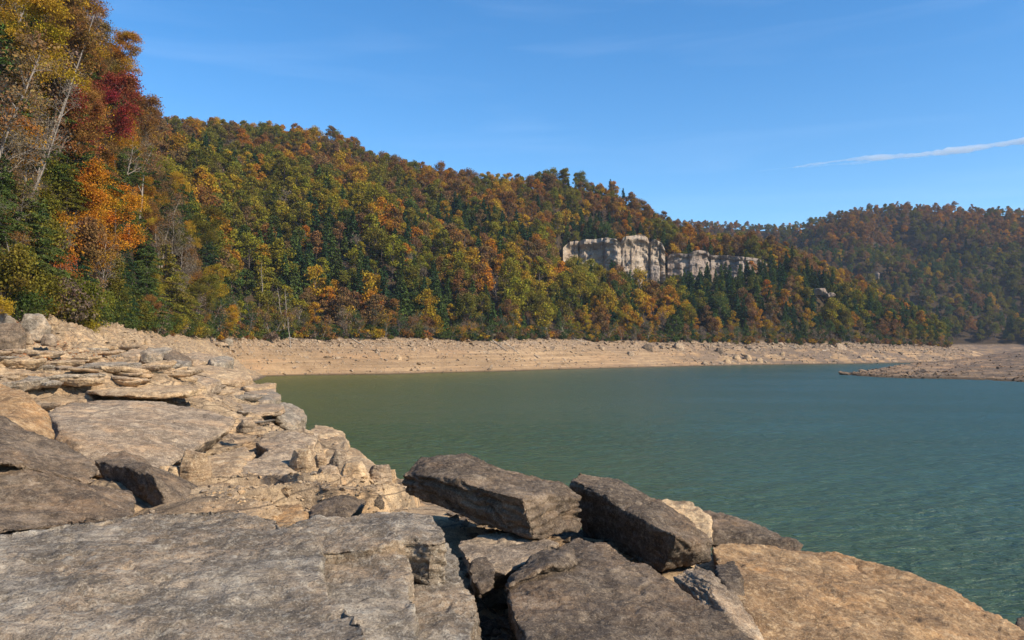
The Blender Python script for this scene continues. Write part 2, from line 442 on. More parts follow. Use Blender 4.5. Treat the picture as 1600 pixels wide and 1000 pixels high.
# cliffs step the slope: px, r, foot z, top z
CLF = [(860, 402, 0), (885, 402, 1), (1040, 404, 1), (1050, 408, 0.7), (1230, 412, 0.6), (1250, 412, 0)]
def hill_z(px, r):
    """height of the hill at picture column px and horizontal depth r"""
    px = np.asarray(px, float); r = np.asarray(r, float)
    rw, rt, zt, rm, zm, rr, zr = [table(px, HILL, k) for k in range(1, 8)]
    x = (px - 800) / FPX * r
    q = np.stack([x * 0.012, r * 0.012, np.zeros_like(x)], -1).reshape(-1, 3)
    und = fbm(q, 4, 11).reshape(px.shape)
    q2 = np.stack([x * 0.05, r * 0.05, np.zeros_like(x)], -1).reshape(-1, 3)
    und2 = fbm(q2, 4, 21).reshape(px.shape)
    rw = rw + und2 * 7
    z = np.where(r < rw, (r - rw) * 0.25,
        np.where(r < rt, zt * np.clip((r - rw) / (rt - rw), 0, 1) ** 1.15,
        np.where(r < rm, zt + (zm - zt) * np.clip((r - rt) / (rm - rt), 0, 1),
        np.where(r < rr, zm + (zr - zm) * np.clip((r - rm) / (rr - rm), 0, 1),
                 zr - (r - rr) * 0.25))))
    cz = table(px, CLF, 2); cr = table(px, CLF, 1)
    # flatten below the cliff, step up at it
    below = smooth(rm, rm + 8, r) * (1 - smooth(cr - 1, cr + 3, r)) * cz
    z = z * (1 - below) + below * (zm + (r - rm) * 0.15)
    grow = smooth(rt, rt + 40, r)
    z = z + und * 13 * grow * np.clip(zr / 60, 0, 1) * (1 - 0.8 * smooth(rr - 60, rr, r))
    beach = (1 - grow) * smooth(rw - 5, rw + 4, r)
    q3 = np.stack([x * 0.25, r * 0.25, np.zeros_like(x)], -1).reshape(-1, 3)
    right = smooth(860, 960, px) * (1 - grow) * smooth(0.4, 1.2, z)
    zq = (z + und2 * 1.6) / 1.1
    zl = (np.floor(zq) + smooth(0.65, 1.0, zq - np.floor(zq))) * 1.1 - und2 * 1.6
    z = z + right * (zl - z) * 0.75
    z = z + beach * (und2 * 1.0 + 0.35 * fbm(q3, 3, 5).reshape(px.shape))
    return np.maximum(z, -6 + 0 * z)
na, nr = 350, 210
pxs = np.linspace(-900, 1700, na)
u = np.linspace(0, 1, nr)
PX, U = np.meshgrid(pxs, u, indexing='ij')
r0 = np.maximum(table(PX, HILL, 1) - 14, 30)
bl = smooth(300, 380, PX)
r0 = (table(PX, HILL, 2) - 5) * (1 - bl) + r0 * bl
RR = r0 + (620 - r0) * (0.35 * U + 0.65 * U ** 2)
Z = hill_z(PX, RR)
Z = Z - 0.7 * (1 - bl) * (RR < table(PX, HILL, 2) + 1)
V = np.stack([(PX - 800) / FPX * RR, RR, Z], -1).reshape(-1, 3)
g = link(bpy.data.objects.new('hill', mesh_np('hill', V, grid_faces(na, nr)[:, ::-1], [M['shore']])))
tag(g, 'long wooded hill above the far tan drawdown shore', kind='structure')

# ------------------------------------------------------------------ setting: the far hill on the right
FAR = [(900, 600, 980, 320), (1080, 600, 980, 343), (1140, 600, 980, 344), (1200, 610, 960, 349), (1240, 615, 930, 351), (1280, 620, 900, 339), (1340, 620, 880, 324),
       (1400, 622, 880, 316), (1450, 624, 880, 319), (1520, 620, 880, 324), (1600, 612, 880, 327), (1750, 560, 860, 300), (2000, 460, 800, 250), (2600, 300, 620, 160)]
def far_z(px, r):
    px = np.asarray(px, float); r = np.asarray(r, float)
    rt, rr, sky = [table(px, FAR, k) for k in (1, 2, 3)]
    zr = EYE + (545 - sky) * rr / FPX - 8
    x = (px - 800) / FPX * r
    q = np.stack([x * 0.006, r * 0.006, np.zeros_like(x)], -1).reshape(-1, 3)
    und = (1 - 2 * np.abs(fbm(q, 4, 31))).reshape(px.shape) - 0.6
    t = (r - rt) / (rr - rt)
    z = np.where(t < 0, 9 + (r - rt) * 0.2, np.where(t < 1, 9 + (zr - 9) * np.clip(t, 0, 1) ** 0.9, zr - (r - rr) * 0.3))
    return z + und * 26 * smooth(0, 0.25, t) * (1 - 0.85 * smooth(0.75, 1.0, t))
na, nr = 300, 150
pxs = np.linspace(900, 2600, na)
PX, U = np.meshgrid(pxs, np.linspace(0, 1, nr), indexing='ij')
r0 = table(PX, FAR, 1) - 60
RR = r0 + (1080 - r0) * U
V = np.stack([(PX - 800) / FPX * RR, RR, far_z(PX, RR)], -1).reshape(-1, 3)
V[:, 0] = np.minimum(V[:, 0], 1290)
g = link(bpy.data.objects.new('far_hill', mesh_np('far_hill', V, grid_faces(na, nr)[:, ::-1], [M['shore']])))
tag(g, 'rounded wooded hill closing the lake on the right', kind='structure')

# ------------------------------------------------------------------ setting: the low spit on the right
SPIT = [(1300, 206, 207, -0.6, 208), (1318, 200, 204, 0.1, 209), (1345, 190, 206, 0.7, 222), (1400, 178, 226, 1.7, 275), (1480, 170, 280, 2.3, 400),
        (1540, 163, 330, 3.9, 520), (1600, 156, 335, 6.0, 560), (1800, 140, 320, 9, 560), (2200, 110, 250, 12, 560)]
def spit_z(px, r):
    rn, rm, zm, rb = [table(px, SPIT, k) for k in (1, 2, 3, 4)]
    x = (px - 800) / FPX * r
    w = fbm(np.stack([x * 0.08, r * 0.08, 0 * x], -1).reshape(-1, 3), 4, 41).reshape(px.shape)
    rn = rn + w * 3
    t = np.clip((r - rn) / (rm - rn), 0, 1)
    z = np.where(r < rn, (r - rn) * 0.2, np.where(r < rm, zm * t ** 0.8, zm * (1 - np.clip((r - rm) / (rb - rm), 0, 1))))
    z = z - 0.4 * (r > rb)
    st = 0.35
    zw = z + w * 0.5 * smooth(0.1, 1.0, z)
    zt = np.floor(zw / st) * st + st * smooth(0.6, 1.0, zw / st - np.floor(zw / st))
    w2 = fbm(np.stack([x * 0.5, r * 0.5, 0 * x], -1).reshape(-1, 3), 3, 43).reshape(px.shape)
    return np.where(z > 0.02, np.maximum(zt, 0.05) + w2 * 0.22, z)
na, nr = 230, 190
PX, U = np.meshgrid(np.linspace(1300, 2200, na) if False else 1300 + 900 * np.linspace(0, 1, na) ** 1.7, np.linspace(0, 1, nr), indexing='ij')
r0 = table(PX, SPIT, 1) - 6; r1 = table(PX, SPIT, 4) + 6
RR = r0 + (r1 - r0) * U ** 1.3
V = np.stack([(PX - 800) / FPX * RR, RR, spit_z(PX, RR)], -1).reshape(-1, 3)
g = link(bpy.data.objects.new('shore_spit', mesh_np('shore_spit', V, grid_faces(na, nr)[:, ::-1], [M['spit']])))
tag(g, 'low bare spit of clay and rock reaching into the lake from the right', kind='structure')

# ------------------------------------------------------------------ setting: the near rock bank
CP = [at(*p) for p in [(350, 795, 12.5), (600, 775, 14.5), (450, 742, 17), (540, 738, 18.5), (622, 752, 18.5), (545, 700, 26), (480, 668, 32),
      (425, 640, 41), (398, 612, 58), (385, 596, 95), (360, 580, 120), (330, 548, 150), (300, 580, 70), (250, 542, 95), (150, 562, 60), (0, 548, 49),
      (0, 572, 36), (120, 590, 33), (250, 602, 38), (350, 615, 44), (100, 645, 25), (230, 705, 21), (250, 640, 27), (380, 680, 25), (450, 715, 22), (0, 680, 19),
      (100, 765, 14.5), (250, 790, 12.5), (-200, 560, 36), (-200, 600, 22)]]
CP += [Vector(p) for p in [(-3, 6, 3.3), (0, 6, 3.3), (3, 7, 3.0), (6, 9, 2.4), (9, 10, 0.8), (12, 13, -2), (5, 14.5, 0.4), (2, 16, 0.6), (0, 15, 2.6), (-1, 16.5, 2.8), (1.5, 12, 3.5), (0.5, 13, 3.3), (3.4, 12, 3.0), (2.6, 10.6, 3.5), (1.9, 11, 3.6), (3.2, 9, 3.3), (5, 11.5, 2.5),
      (0, 0, 4.2), (-8, 0, 4.3), (-20, 6, 8), (-35, 20, 9.5), (-6, 10, 3.8), (6, 0, 2.6), (14, 0, -2), (2, 22, -2), (-1.5, 28, -2), (-5.5, 36, -2), (-9, 45, -2), (-15.5, 62, -2),
      (-28, 98, -2), (-38, 125, -2), (-50, 160, -2), (8, 20, -3), (-60, 200, 0), (-70, 165, 9), (0, -8, 4.5), (-20, -8, 8), (16, -8, -2)]]
for px_ in (-300, -100, 0, 60, 120, 200, 250, 300):
    rt_ = float(table(px_, HILL, 2))
    for dr, zz in ((0, 9.0), (10, 11.0)):
        CP.append(Vector(((px_ - 800) / FPX * (rt_ + dr), rt_ + dr, zz)))
CPn = np.array([tuple(p) for p in CP])
_n = len(CPn)
def _rbf(a, b): return np.sqrt(((a[:, None, :2] - b[None, :, :2]) ** 2).sum(-1) + 0.3)
_A = np.zeros((_n + 3, _n + 3)); _A[:_n, :_n] = _rbf(CPn, CPn); _A[:_n, _n] = 1; _A[:_n, _n + 1:] = CPn[:, :2]; _A[_n:, :_n] = _A[:_n, _n:].T
_W = np.linalg.solve(_A, np.concatenate([CPn[:, 2], [0, 0, 0]]))
def bank_base(x, y):
    p = np.stack([np.ravel(x), np.ravel(y)], 1)
    out = np.empty(len(p))
    for i in range(0, len(p), 20000):
        q = p[i:i + 20000]
        out[i:i + 20000] = _rbf(q, CPn) @ _W[:_n] + _W[_n] + q @ _W[_n + 1:]
    return out.reshape(np.shape(x))
def bank_z(x, y):
    x = np.asarray(x, float); y = np.asarray(y, float)
    sh = x.shape
    z = bank_base(x, y)
    dist = np.hypot(x, y)
    X = np.stack([x.ravel(), y.ravel(), 0 * x.ravel()], 1)
    sc = np.clip(dist / 30, 0.35, 2.2)
    w = fbm(X * 0.11, 4, 51).reshape(sh)
    w2 = fbm(X * 0.55, 4, 55).reshape(sh)
    w3 = fbm(X * 2.6, 4, 57).reshape(sh)
    up = smooth(0.2, 1.5, z)
    zz = z + (w * 0.9 + w2 * 0.14) * np.minimum(sc, 1.3) * up
    st = 0.42 + 0.2 * w
    dip = 0.03 * x + 0.02 * y
    q = (zz + dip) / st
    fr = q - np.floor(q)
    ter = (np.floor(q) + smooth(0.88, 1.0, fr) * 0.94 + 0.06 * fr) * st / 1.0 - dip
    z2 = np.where(zz > -0.5, ter * 0.9 + zz * 0.1, zz)
    # fine ledges on top
    st2 = 0.075 * sc
    q = (z2 + w2 * 0.10) / st2
    fr = q - np.floor(q)
    z3 = (np.floor(q) + smooth(0.7, 1.0, fr)) * st2 - w2 * 0.10
    return z3 + w3 * 0.012 * sc
colp = np.concatenate([np.linspace(-1600, -60, 50), np.linspace(-57, 660, 320), np.linspace(668, 1200, 70), np.linspace(1220, 2600, 30)])
rowr = np.concatenate([np.geomspace(3.2, 11, 50), np.geomspace(11.03, 70, 580), np.geomspace(70.6, 210, 90)])
na, nr = len(colp), len(rowr)
PX, RR = np.meshgrid(colp, rowr, indexing='ij')
X_ = (PX - 800) / FPX * RR
Zb = np.concatenate([bank_z(X_[i:i + 60], RR[i:i + 60]) for i in range(0, na, 60)])
V = np.stack([X_, RR, np.maximum(Zb, -3)], -1).reshape(-1, 3)
F = grid_faces(na, nr)[:, ::-1]
keep = (V[F][:, :, 2].max(1) > -0.6) & (V[F][:, :, 0].min(1) > -150)
F = F[keep]
used = np.unique(F); remap = np.full(len(V), -1); remap[used] = np.arange(len(used))
g = link(bpy.data.objects.new('rocky_bank', mesh_np('rocky_bank', V[used], remap[F], [M['bank']])))
tag(g, 'ledged tan sandstone bank sloping down to the lake', kind='structure')
# the same bank goes on under and behind the camera
xs, ys = np.meshgrid(np.linspace(-60, 20, 120), np.linspace(-30, 3.4, 60), indexing='ij')
V = np.stack([xs, ys, bank_z(xs, ys) - 0.02], -1).reshape(-1, 3)
g = link(bpy.data.objects.new('rocky_bank_near', mesh_np('rocky_bank_near', V, grid_faces(120, 60)[:, ::-1], [M['bank']])))
g.name = 'bank_ground'
tag(g, 'sandstone ground under the viewpoint', kind='structure')

# ------------------------------------------------------------------ rocks
def remeshed(bm, voxel, smooth_it=3):
    m = bpy.data.meshes.new('tmp'); bm.to_mesh(m); bm.free()
    o = bpy.data.objects.new('tmp', m); COL.objects.link(o)
    r = o.modifiers.new('r', 'REMESH'); r.mode = 'VOXEL'; r.voxel_size = voxel; r.use_smooth_shade = True
    if smooth_it:
        s = o.modifiers.new('s', 'SMOOTH'); s.factor = 0.5; s.iterations = smooth_it
    dg = bpy.context.evaluated_depsgraph_get()
    me = bpy.data.meshes.new_from_object(o.evaluated_get(dg))
    bpy.data.objects.remove(o); bpy.data.meshes.remove(m)
    return me
def hull_bm(pts):
    bm = bmesh.new()
    for p in pts: bm.verts.new(p)
    r = bmesh.ops.convex_hull(bm, input=bm.verts)
    junk = [e for e in r['geom_interior'] if isinstance(e, bmesh.types.BMVert)] + [e for e in r['geom_unused'] if isinstance(e, bmesh.types.BMVert)]
    bmesh.ops.delete(bm, geom=list(set(junk)), context='VERTS')
    bmesh.ops.recalc_face_normals(bm, faces=bm.faces)
    return bm
def prism_bm(top, thick, inset=0.0, under=Vector((0, 0, 0))):
    bm = bmesh.new()
    c = sum(top, Vector()) / len(top)
    a = [bm.verts.new(p) for p in top]
    b = [bm.verts.new(Vector(p) + Vector((0, 0, -thick)) + (c - Vector(p)) * inset + under) for p in top]
    n = len(top)
    bm.faces.new(a); bm.faces.new(b[::-1])
    for i in range(n): bm.faces.new((a[i], b[i], b[(i + 1) % n], a[(i + 1) % n]))
    bmesh.ops.triangulate(bm, faces=bm.faces)
    bmesh.ops.recalc_face_normals(bm, faces=bm.faces)
    return bm
def weather(me, seed, size, bed=Vector((0, 0, 1)), groove=0.03, gfreq=9, rough=1.0, pits=0.0, chips=0.5, layers=0.0):
    n = len(me.vertices)
    co = np.empty(n * 3, np.float32); me.vertices.foreach_get('co', co); co = co.reshape(-1, 3).astype(float)
    no = np.empty(n * 3, np.float32); me.vertices.foreach_get('normal', no); no = no.reshape(-1, 3).astype(float)
    bed = np.array(bed.normalized())
    off = seed * 13.7
    p = co + off
    w = fbm(p * (1.3 / size), 4, seed)
    d = w * 0.085 * size * rough
    d += fbm(p * 6.0 / size, 4, seed + 3) * 0.018 * size * rough
    rg = 1 - np.abs(fbm(p * 3.1 / size, 3, seed + 5)) * 3.2
    d -= np.clip(rg, 0, 1) ** 4 * 0.022 * size * chips
    # bedding grooves on the faces that cut the layers
    h = co @ bed
    warp = fbm(p * 0.9 / size, 3, seed + 8) * 0.25 * size
    flat = p - np.outer(h, bed) * 0.9
    gn = noise(np.stack([(h + warp) * gfreq, flat[:, 0] * 0.6, flat[:, 1] * 0.6], 1), seed + 9)
    gn2 = noise(np.stack([(h + warp) * gfreq * 2.7, flat[:, 0] * 0.9, flat[:, 1] * 0.9], 1), seed + 10)
    side = 1 - np.abs(no @ bed) ** 2
    cut = np.clip(1 - np.abs(gn) * 6, 0, 1) ** 2
    cut2 = np.clip(1 - np.abs(gn2) * 7, 0, 1) ** 2
    d += side * (gn * 1.2 - cut * 1.5 - cut2 * 0.7) * groove
    if layers:
        hh = (h + warp * 0.16) / layers + noise(flat * 0.7, seed + 60) * 0.5
        k_ = np.round(hh)
        dist = np.abs(hh - k_) * layers
        pr_ = smooth(-0.12, 0.18, noise(np.stack([flat[:, 0] * 1.1, flat[:, 1] * 1.1, k_ * 7.7], 1), seed + 61))
        jog_ = noise(np.stack([k_ * 3.3 + 0.5 + np.floor(hh) * 1.7, flat[:, 0] * 0.3, 0 * k_], 1), seed + 62)
        d -= side * (np.clip(1 - dist / (0.028 + 0.06 * layers), 0, 1) ** 0.7 * pr_ * (0.035 + 0.12 * layers) + jog_ * 0.10 * layers)
    if pits:
        pn = noise(p * 5.5, seed + 20)
        d -= np.clip(pn - 0.28, 0, 1) * pits
    co = co + no * d[:, None]
    # fine relief along z so that tops stay crisp
    ms = min(1.0, size)
    # thin layers flaking off along the bedding: little steps with crisp edges
    lay = fbm(flat * 0.8 / ms + 3.1, 4, seed + 30) * 5.5
    step = np.floor(lay) + smooth(0.86, 1.0, lay - np.floor(lay))
    co += np.outer(step * 0.016 * ms * np.abs(no @ bed), bed)
    # joints: long straight-ish cracks
    for q_ in range(2):
        an = seed * 1.3 + q_ * 1.35
        c_ = (co[:, 0] * math.cos(an) + co[:, 1] * math.sin(an)) * 0.8 / ms + fbm(p * 0.8 / ms, 3, seed + 40 + q_) * 0.9
        cr = np.abs(c_ - np.round(c_)) / 0.8 * ms
        pres = smooth(0.0, 0.25, noise(p * 0.5 / ms, seed + 50 + q_))
        co -= no * (np.clip(1 - cr / (0.05 * ms), 0, 1) * pres * 0.028 * ms)[:, None]
    fi = 1 - np.abs(fbm(p * 8.0 / ms, 4, seed + 25)) * 3.2
    co -= no * (np.clip(fi, 0, 1) ** 3 * 0.016 * ms)[:, None]
    co += no * (fbm(p * np.array([5, 13, 13]), 4, seed + 15, 0.6) * 0.014 * ms)[:, None]
    me.vertices.foreach_set('co', co.astype(np.float32).ravel())
    me.update()
    me.polygons.foreach_set('use_smooth', np.full(len(me.polygons), True))
    return me
_seed = [100]
def rock(label, bm, voxel, mat, size=1.0, name='boulder', cat='rock', group='sandstone blocks piled on the near shore', sm=3, **kw):
    _seed[0] += 1
    me = remeshed(bm, voxel, sm)
    weather(me, _seed[0], size, **kw)
    me.name = name
    me.materials.clear(); me.materials.append(M[mat])
    o = link(bpy.data.objects.new(name, me))
    tag(o, label, cat, group)
    return o
def flat_slab(label, outline, z, thick, voxel, mat, inset=0.05, name='rock_slab', tilt=None, **kw):
    """outline: picture points on level z (or (px, py, d))"""
    top = [at(*p) if len(p) == 3 else on(p[0], p[1], z) for p in outline]
    return rock(label, prism_bm(top, thick, inset), voxel, mat, name=name, cat='rock slab', **kw)
FG = 'big sandstone slabs in the foreground'
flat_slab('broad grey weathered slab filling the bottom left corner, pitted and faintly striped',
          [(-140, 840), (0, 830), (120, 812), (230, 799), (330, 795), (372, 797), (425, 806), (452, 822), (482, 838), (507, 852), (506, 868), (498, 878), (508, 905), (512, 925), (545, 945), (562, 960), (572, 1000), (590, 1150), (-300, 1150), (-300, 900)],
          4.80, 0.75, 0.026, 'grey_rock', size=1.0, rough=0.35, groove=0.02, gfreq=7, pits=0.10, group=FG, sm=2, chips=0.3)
flat_slab('grey flat-topped block with a rounded broken end, right of the corner slab',
          [(440, 822), (500, 806), (570, 797), (640, 795), (676, 806), (694, 824), (700, 842), (672, 846), (640, 842), (605, 852), (480, 860), (440, 850)],
          4.72, 0.42, 0.024, 'grey_rock', size=0.8, rough=0.5, groove=0.03, group=FG, inset=0.02, pits=0.05)
flat_slab('grey step of rock between the corner slab and the rounded grey shelf',
          [(440, 838, 7.85), (600, 848, 7.6), (634, 866, 7.36), (644, 884, 7.15), (640, 920, 6.63), (655, 950, 6.14), (650, 1000, 5.6), (660, 1160, 4.25), (440, 1160, 4.2)],
          4.50, 0.6, 0.026, 'grey_rock', size=0.9, rough=0.5, groove=0.025, group=FG, pits=0.06)
flat_slab('rounded grey shelf beside the deep black gap',
          [(560, 880), (640, 862), (700, 848), (716, 862), (722, 895), (742, 930), (748, 960), (738, 1000), (744, 1160), (560, 1160)],
          4.28, 1.5, 0.028, 'grey_rock', size=0.9, rough=0.75, groove=0.05, gfreq=5, group=FG, inset=-0.02)
BL = 'sandstone blocks piled on the near shore'
rock('brown striated block with a split layered side, standing against the green water',
     hull_bm([at(*p) for p in [(655, 710, 12.4), (720, 712, 12.5), (800, 734, 12.1), (882, 756, 11.5), (906, 776, 11.2), (640, 728, 11.9), (626, 742, 11.6), (664, 742, 11.1), (742, 757, 10.6), (816, 777, 10.05),
                               (634, 768, 11.6), (700, 802, 11.1), (780, 826, 10.5), (834, 840, 10.05), (905, 833, 10.9), (908, 800, 11.1), (760, 800, 12.8), (680, 770, 12.9)]]),
     0.02, 'brown_rock', 0.8, bed=(at(822, 795, 10.0) - at(662, 748, 11.0)).cross(at(882, 756, 11.5) - at(822, 795, 10.0)), groove=0.05, gfreq=7.5, rough=0.4, layers=0.115, sm=7, group=BL)
rock('big dark block with its black shaded side facing the striated block',
     hull_bm([at(*p) for p in [(904, 735, 12.8), (887, 752, 12.3), (950, 746, 12.8), (1024, 779, 12.2), (1085, 812, 11.4), (1118, 846, 10.9), (900, 752, 12.0), (1010, 803, 10.7), (1056, 842, 10.0),
                               (893, 800, 12.6), (912, 838, 12.4), (1035, 892, 10.5), (1108, 874, 10.8), (1000, 860, 12.5)]]),
     0.022, 'brown_rock', 0.8, bed=Vector((0.5, 0.3, 1)), groove=0.025, gfreq=5, rough=0.6, layers=0.2, sm=7, group=BL)
rock('brown rock in the dark gap between the striated block and the big dark block',
     hull_bm([at(*p) for p in [(868, 826, 12.2), (905, 822, 12.6), (940, 836, 12.4), (950, 880, 11.6), (900, 880, 11.4), (860, 862, 11.4), (930, 900, 12.6), (870, 880, 12.8)]]),
     0.03, 'brown_rock', 0.5, rough=0.7, group=BL)
rock('shadowed brown rock filling the corner between the dark block and the ochre slab',
     hull_bm([at(*p) for p in [(1035, 880, 11.2), (1080, 872, 11.9), (1125, 868, 11.6), (1130, 910, 10.4), (1075, 925, 10.0), (1030, 905, 10.4), (1100, 960, 11.0), (1020, 930, 11.6), (1130, 900, 12.2)]]),
     0.03, 'tan_rock', 0.5, rough=0.9, group=BL)
rock('pale tan block poking up behind the big dark block',
     hull_bm([at(*p) for p in [(1015, 786, 13.2), (1040, 779, 13.6), (1080, 785, 13.5), (1112, 806, 13), (1118, 850, 12.2), (1050, 850, 12.4), (1090, 870, 13.5), (1020, 830, 13.5)]]),
     0.03, 'tan_rock', 0.7, rough=0.7, groove=0.02, group=BL)
rock('low rough brown rock at the water behind the wide ochre slab',
     hull_bm([at(*p) for p in [(1095, 797, 14.2), (1125, 800, 14.2), (1150, 812, 14), (1195, 822, 13.8), (1232, 836, 13.4), (1254, 848, 13), (1252, 868, 12.8), (1180, 868, 12.8), (1110, 850, 13.0), (1100, 830, 13.2), (1150, 870, 14.4), (1240, 880, 13.8)]]),
     0.03, 'brown_rock', 0.7, rough=1.0, groove=0.03, chips=1.0, group=BL)
rock('wide smooth ochre slab sloping to the water in the bottom right corner',
     hull_bm([at(*p) for p in [(1112, 852, 11.6), (1150, 845, 12.3), (1215, 850, 12.8), (1300, 864, 12.8), (1400, 892, 12.2), (1500, 928, 11.2), (1562, 956, 10.6), (1605, 990, 9.8), (1640, 1040, 9.0),
                               (1122, 892, 9.9), (1165, 950, 8.6), (1195, 1010, 7.6), (1280, 1100, 6.6), (1620, 1160, 7.2), (1330, 930, 9.8), (1450, 975, 9.2),
                               (1130, 980, 11.0), (1200, 1130, 8.4), (1260, 920, 13.2), (1640, 1080, 10.6), (1500, 1300, 7.0)]]),
     0.033, 'gold_rock', 1.0, rough=0.45, groove=0.02, chips=0.3, group=FG, name='rock_slab')
rock('dark grey-brown leaning slab at the bottom centre, dotted with pale lichen',
     hull_bm([at(*p) for p in [(872, 846, 9.5), (905, 838, 9.8), (958, 852, 9.4), (1040, 900, 8.5), (1110, 942, 7.6), (1192, 1002, 6.7), (1260, 1070, 6.0), (1200, 1200, 5.2),
                               (828, 872, 8.7), (784, 905, 7.9), (788, 940, 7.2), (826, 1000, 6.2), (870, 1100, 5.2),
                               (870, 900, 9.6), (830, 960, 8.6), (800, 1000, 8.1), (900, 1200, 5.9), (1120, 1000, 8.4)]]),
     0.025, 'brown_rock', 0.9, bed=Vector((0.3, 0.35, 1)), layers=0.2, rough=0.55, groove=0.03, gfreq=6, group=FG, name='rock_slab', pits=0.05)
rock('dark cracked corner block resting on the upper left end of the leaning slab',
     hull_bm([at(*p) for p in [(828, 868, 8.8), (856, 852, 9.1), (900, 858, 8.9), (905, 884, 8.4), (862, 888, 7.9), (800, 905, 7.7), (786, 925, 7.6), (800, 900, 8.6), (880, 900, 8.6)]]),
     0.022, 'brown_rock', 0.5, rough=0.9, groove=0.03, group=BL)
rock('tan lit rock wedged below the striated block',
     hull_bm([at(*p) for p in [(716, 852, 9.9), (750, 832, 10.6), (790, 826, 10.9), (850, 838, 10.6), (876, 852, 10.0), (850, 872, 9.2), (790, 898, 8.7), (735, 884, 8.9), (740, 930, 9.2), (850, 900, 10.2), (800, 930, 10.4)]]),
     0.024, 'buff_rock', 0.7, rough=0.7, groove=0.035, group=BL)
rock('small brown broken rock in the gap beside the rounded grey shelf',
     hull_bm([at(*p) for p in [(732, 880, 8.6), (758, 868, 8.9), (776, 890, 8.4), (770, 920, 8.0), (748, 935, 7.9), (735, 905, 8.2), (760, 930, 8.8)]]),
     0.02, 'brown_rock', 0.4, rough=1.0, groove=0.02, group=BL)
rock('pointed tan wedge leaning between the dark slab and the ochre slab',
     hull_bm([at(*p) for p in [(1085, 882, 9.7), (1112, 890, 9.5), (1150, 930, 8.8), (1186, 985, 8.0), (1196, 1020, 7.7), (1110, 925, 8.5), (1130, 960, 8.0), (1170, 1010, 7.3), (1050, 900, 9.4), (1090, 980, 9.0), (1160, 1060, 7.8)]]),
     0.02, 'buff_rock', 0.5, bed=Vector((1, 0.3, 0.6)), rough=0.6, groove=0.03, group=BL)
rock('small grey chunk tucked under the left edge of the ochre slab',
     hull_bm([at(*p) for p in [(1116, 882, 9.9), (1148, 876, 10.0), (1162, 900, 9.4), (1160, 942, 8.9), (1140, 930, 8.9), (1120, 905, 9.3), (1150, 950, 9.8)]]),
     0.02, 'brown_rock', 0.4, rough=0.8, groove=0.02, group=BL)
rock('small dark rock at the lower right edge beside the water',
     hull_bm([at(*p) for p in [(1585, 962, 11.5), (1620, 955, 11.8), (1680, 980, 11), (1690, 1040, 10.6), (1590, 1010, 11), (1620, 1060, 12)]]),
     0.04, 'brown_rock', 0.5, rough=0.8, group=BL)
LF = 'dark weathered rocks at the left edge'
rock('massive brown rock with chiselled front at the left edge, under the overhanging tongue',
     hull_bm([at(*p) for p in [(-120, 715, 9.4), (0, 727, 9.6), (60, 742, 9.8), (145, 758, 10.3), (205, 772, 10.4), (216, 786, 10.0), (210, 806, 9.1), (100, 822, 8.3), (0, 832, 7.9), (-120, 842, 7.6),
                               (-120, 740, 12), (150, 775, 12), (0, 900, 10), (180, 850, 10.5)]]),
     0.033, 'brown_rock', 0.9, bed=Vector((0.25, 0.3, 1)), layers=0.22, rough=0.6, groove=0.05, gfreq=5, group=LF)
rock('overhanging brown tongue of rock with a dark crack below it at the left edge',
     hull_bm([at(*p) for p in [(-120, 640, 11.8), (0, 652, 12), (38, 676, 12), (95, 700, 11.8), (142, 718, 11.2), (158, 738, 10.6), (142, 756, 10.1), (60, 738, 9.6), (0, 722, 9.2), (-120, 708, 9.0),
                               (-120, 690, 9.6), (0, 700, 9.9), (80, 722, 10.0), (60, 730, 12.4), (-120, 700, 13)]]),
     0.033, 'brown_rock', 0.9, bed=Vector((0.2, 0.25, 1)), layers=0.2, rough=0.55, groove=0.05, gfreq=5, group=LF)
rock('sunlit sandy ochre hump above the brown tongue at the left edge',
     hull_bm([at(*p) for p in [(-120, 585, 16.5), (0, 603, 16.5), (45, 616, 16.2), (78, 650, 15.6), (88, 682, 14.8), (60, 705, 13.6), (0, 700, 13), (-120, 690, 13), (0, 660, 18), (80, 700, 17), (-120, 720, 18)]]),
     0.06, 'gold_rock', 1.0, rough=0.6, groove=0.01, chips=0.3, group=LF)
rock('dark peaked boulder with a black shaded left face and grey sunlit end',
     hull_bm([at(*p) for p in [(145, 718, 14.2), (170, 706, 14.8), (196, 701, 15), (232, 727, 14.6), (322, 768, 14.2), (312, 793, 13.1), (264, 799, 12.6), (238, 742, 12.9), (218, 766, 13.2), (160, 745, 14.0),
                               (190, 790, 14.5), (240, 812, 14.2), (320, 810, 14.5)]]),
     0.03, 'brown_rock', 0.8, bed=Vector((0.6, 0.1, 1)), rough=0.5, groove=0.03, group=LF)
LB = 'large sandstone beds on the left bank'
rock('large flat bed with grey top and bright broken end in mid bank',
     hull_bm([at(*p) for p in [(70, 642, 21), (130, 628, 24), (230, 624, 25), (330, 640, 24), (372, 656, 22.5), (368, 668, 22), (340, 684, 20.8), (284, 694, 19.0), (200, 690, 18), (90, 668, 17.6),
                               (80, 720, 17), (160, 745, 16.2), (240, 745, 16.4), (290, 712, 18.4), (330, 700, 22), (200, 730, 25)]]),
     0.052, 'buff_rock', 1.2, rough=0.4, groove=0.05, gfreq=3, layers=0.3, group=LB, name='rock_slab')
rock('tan terrace block with a cracked sunny face below the large flat bed',
     hull_bm([at(*p) for p in [(352, 735, 17.2), (400, 712, 18.6), (458, 690, 20.5), (482, 692, 20.8), (478, 708, 19.8), (455, 722, 18.4), (452, 738, 17.6), (392, 758, 16.4), (360, 764, 15.9), (356, 790, 15),
                               (430, 762, 16.2), (470, 740, 18), (400, 800, 18), (460, 760, 21)]]),
     0.04, 'buff_rock', 1.0, rough=0.5, groove=0.05, gfreq=4, layers=0.3, group=LB)
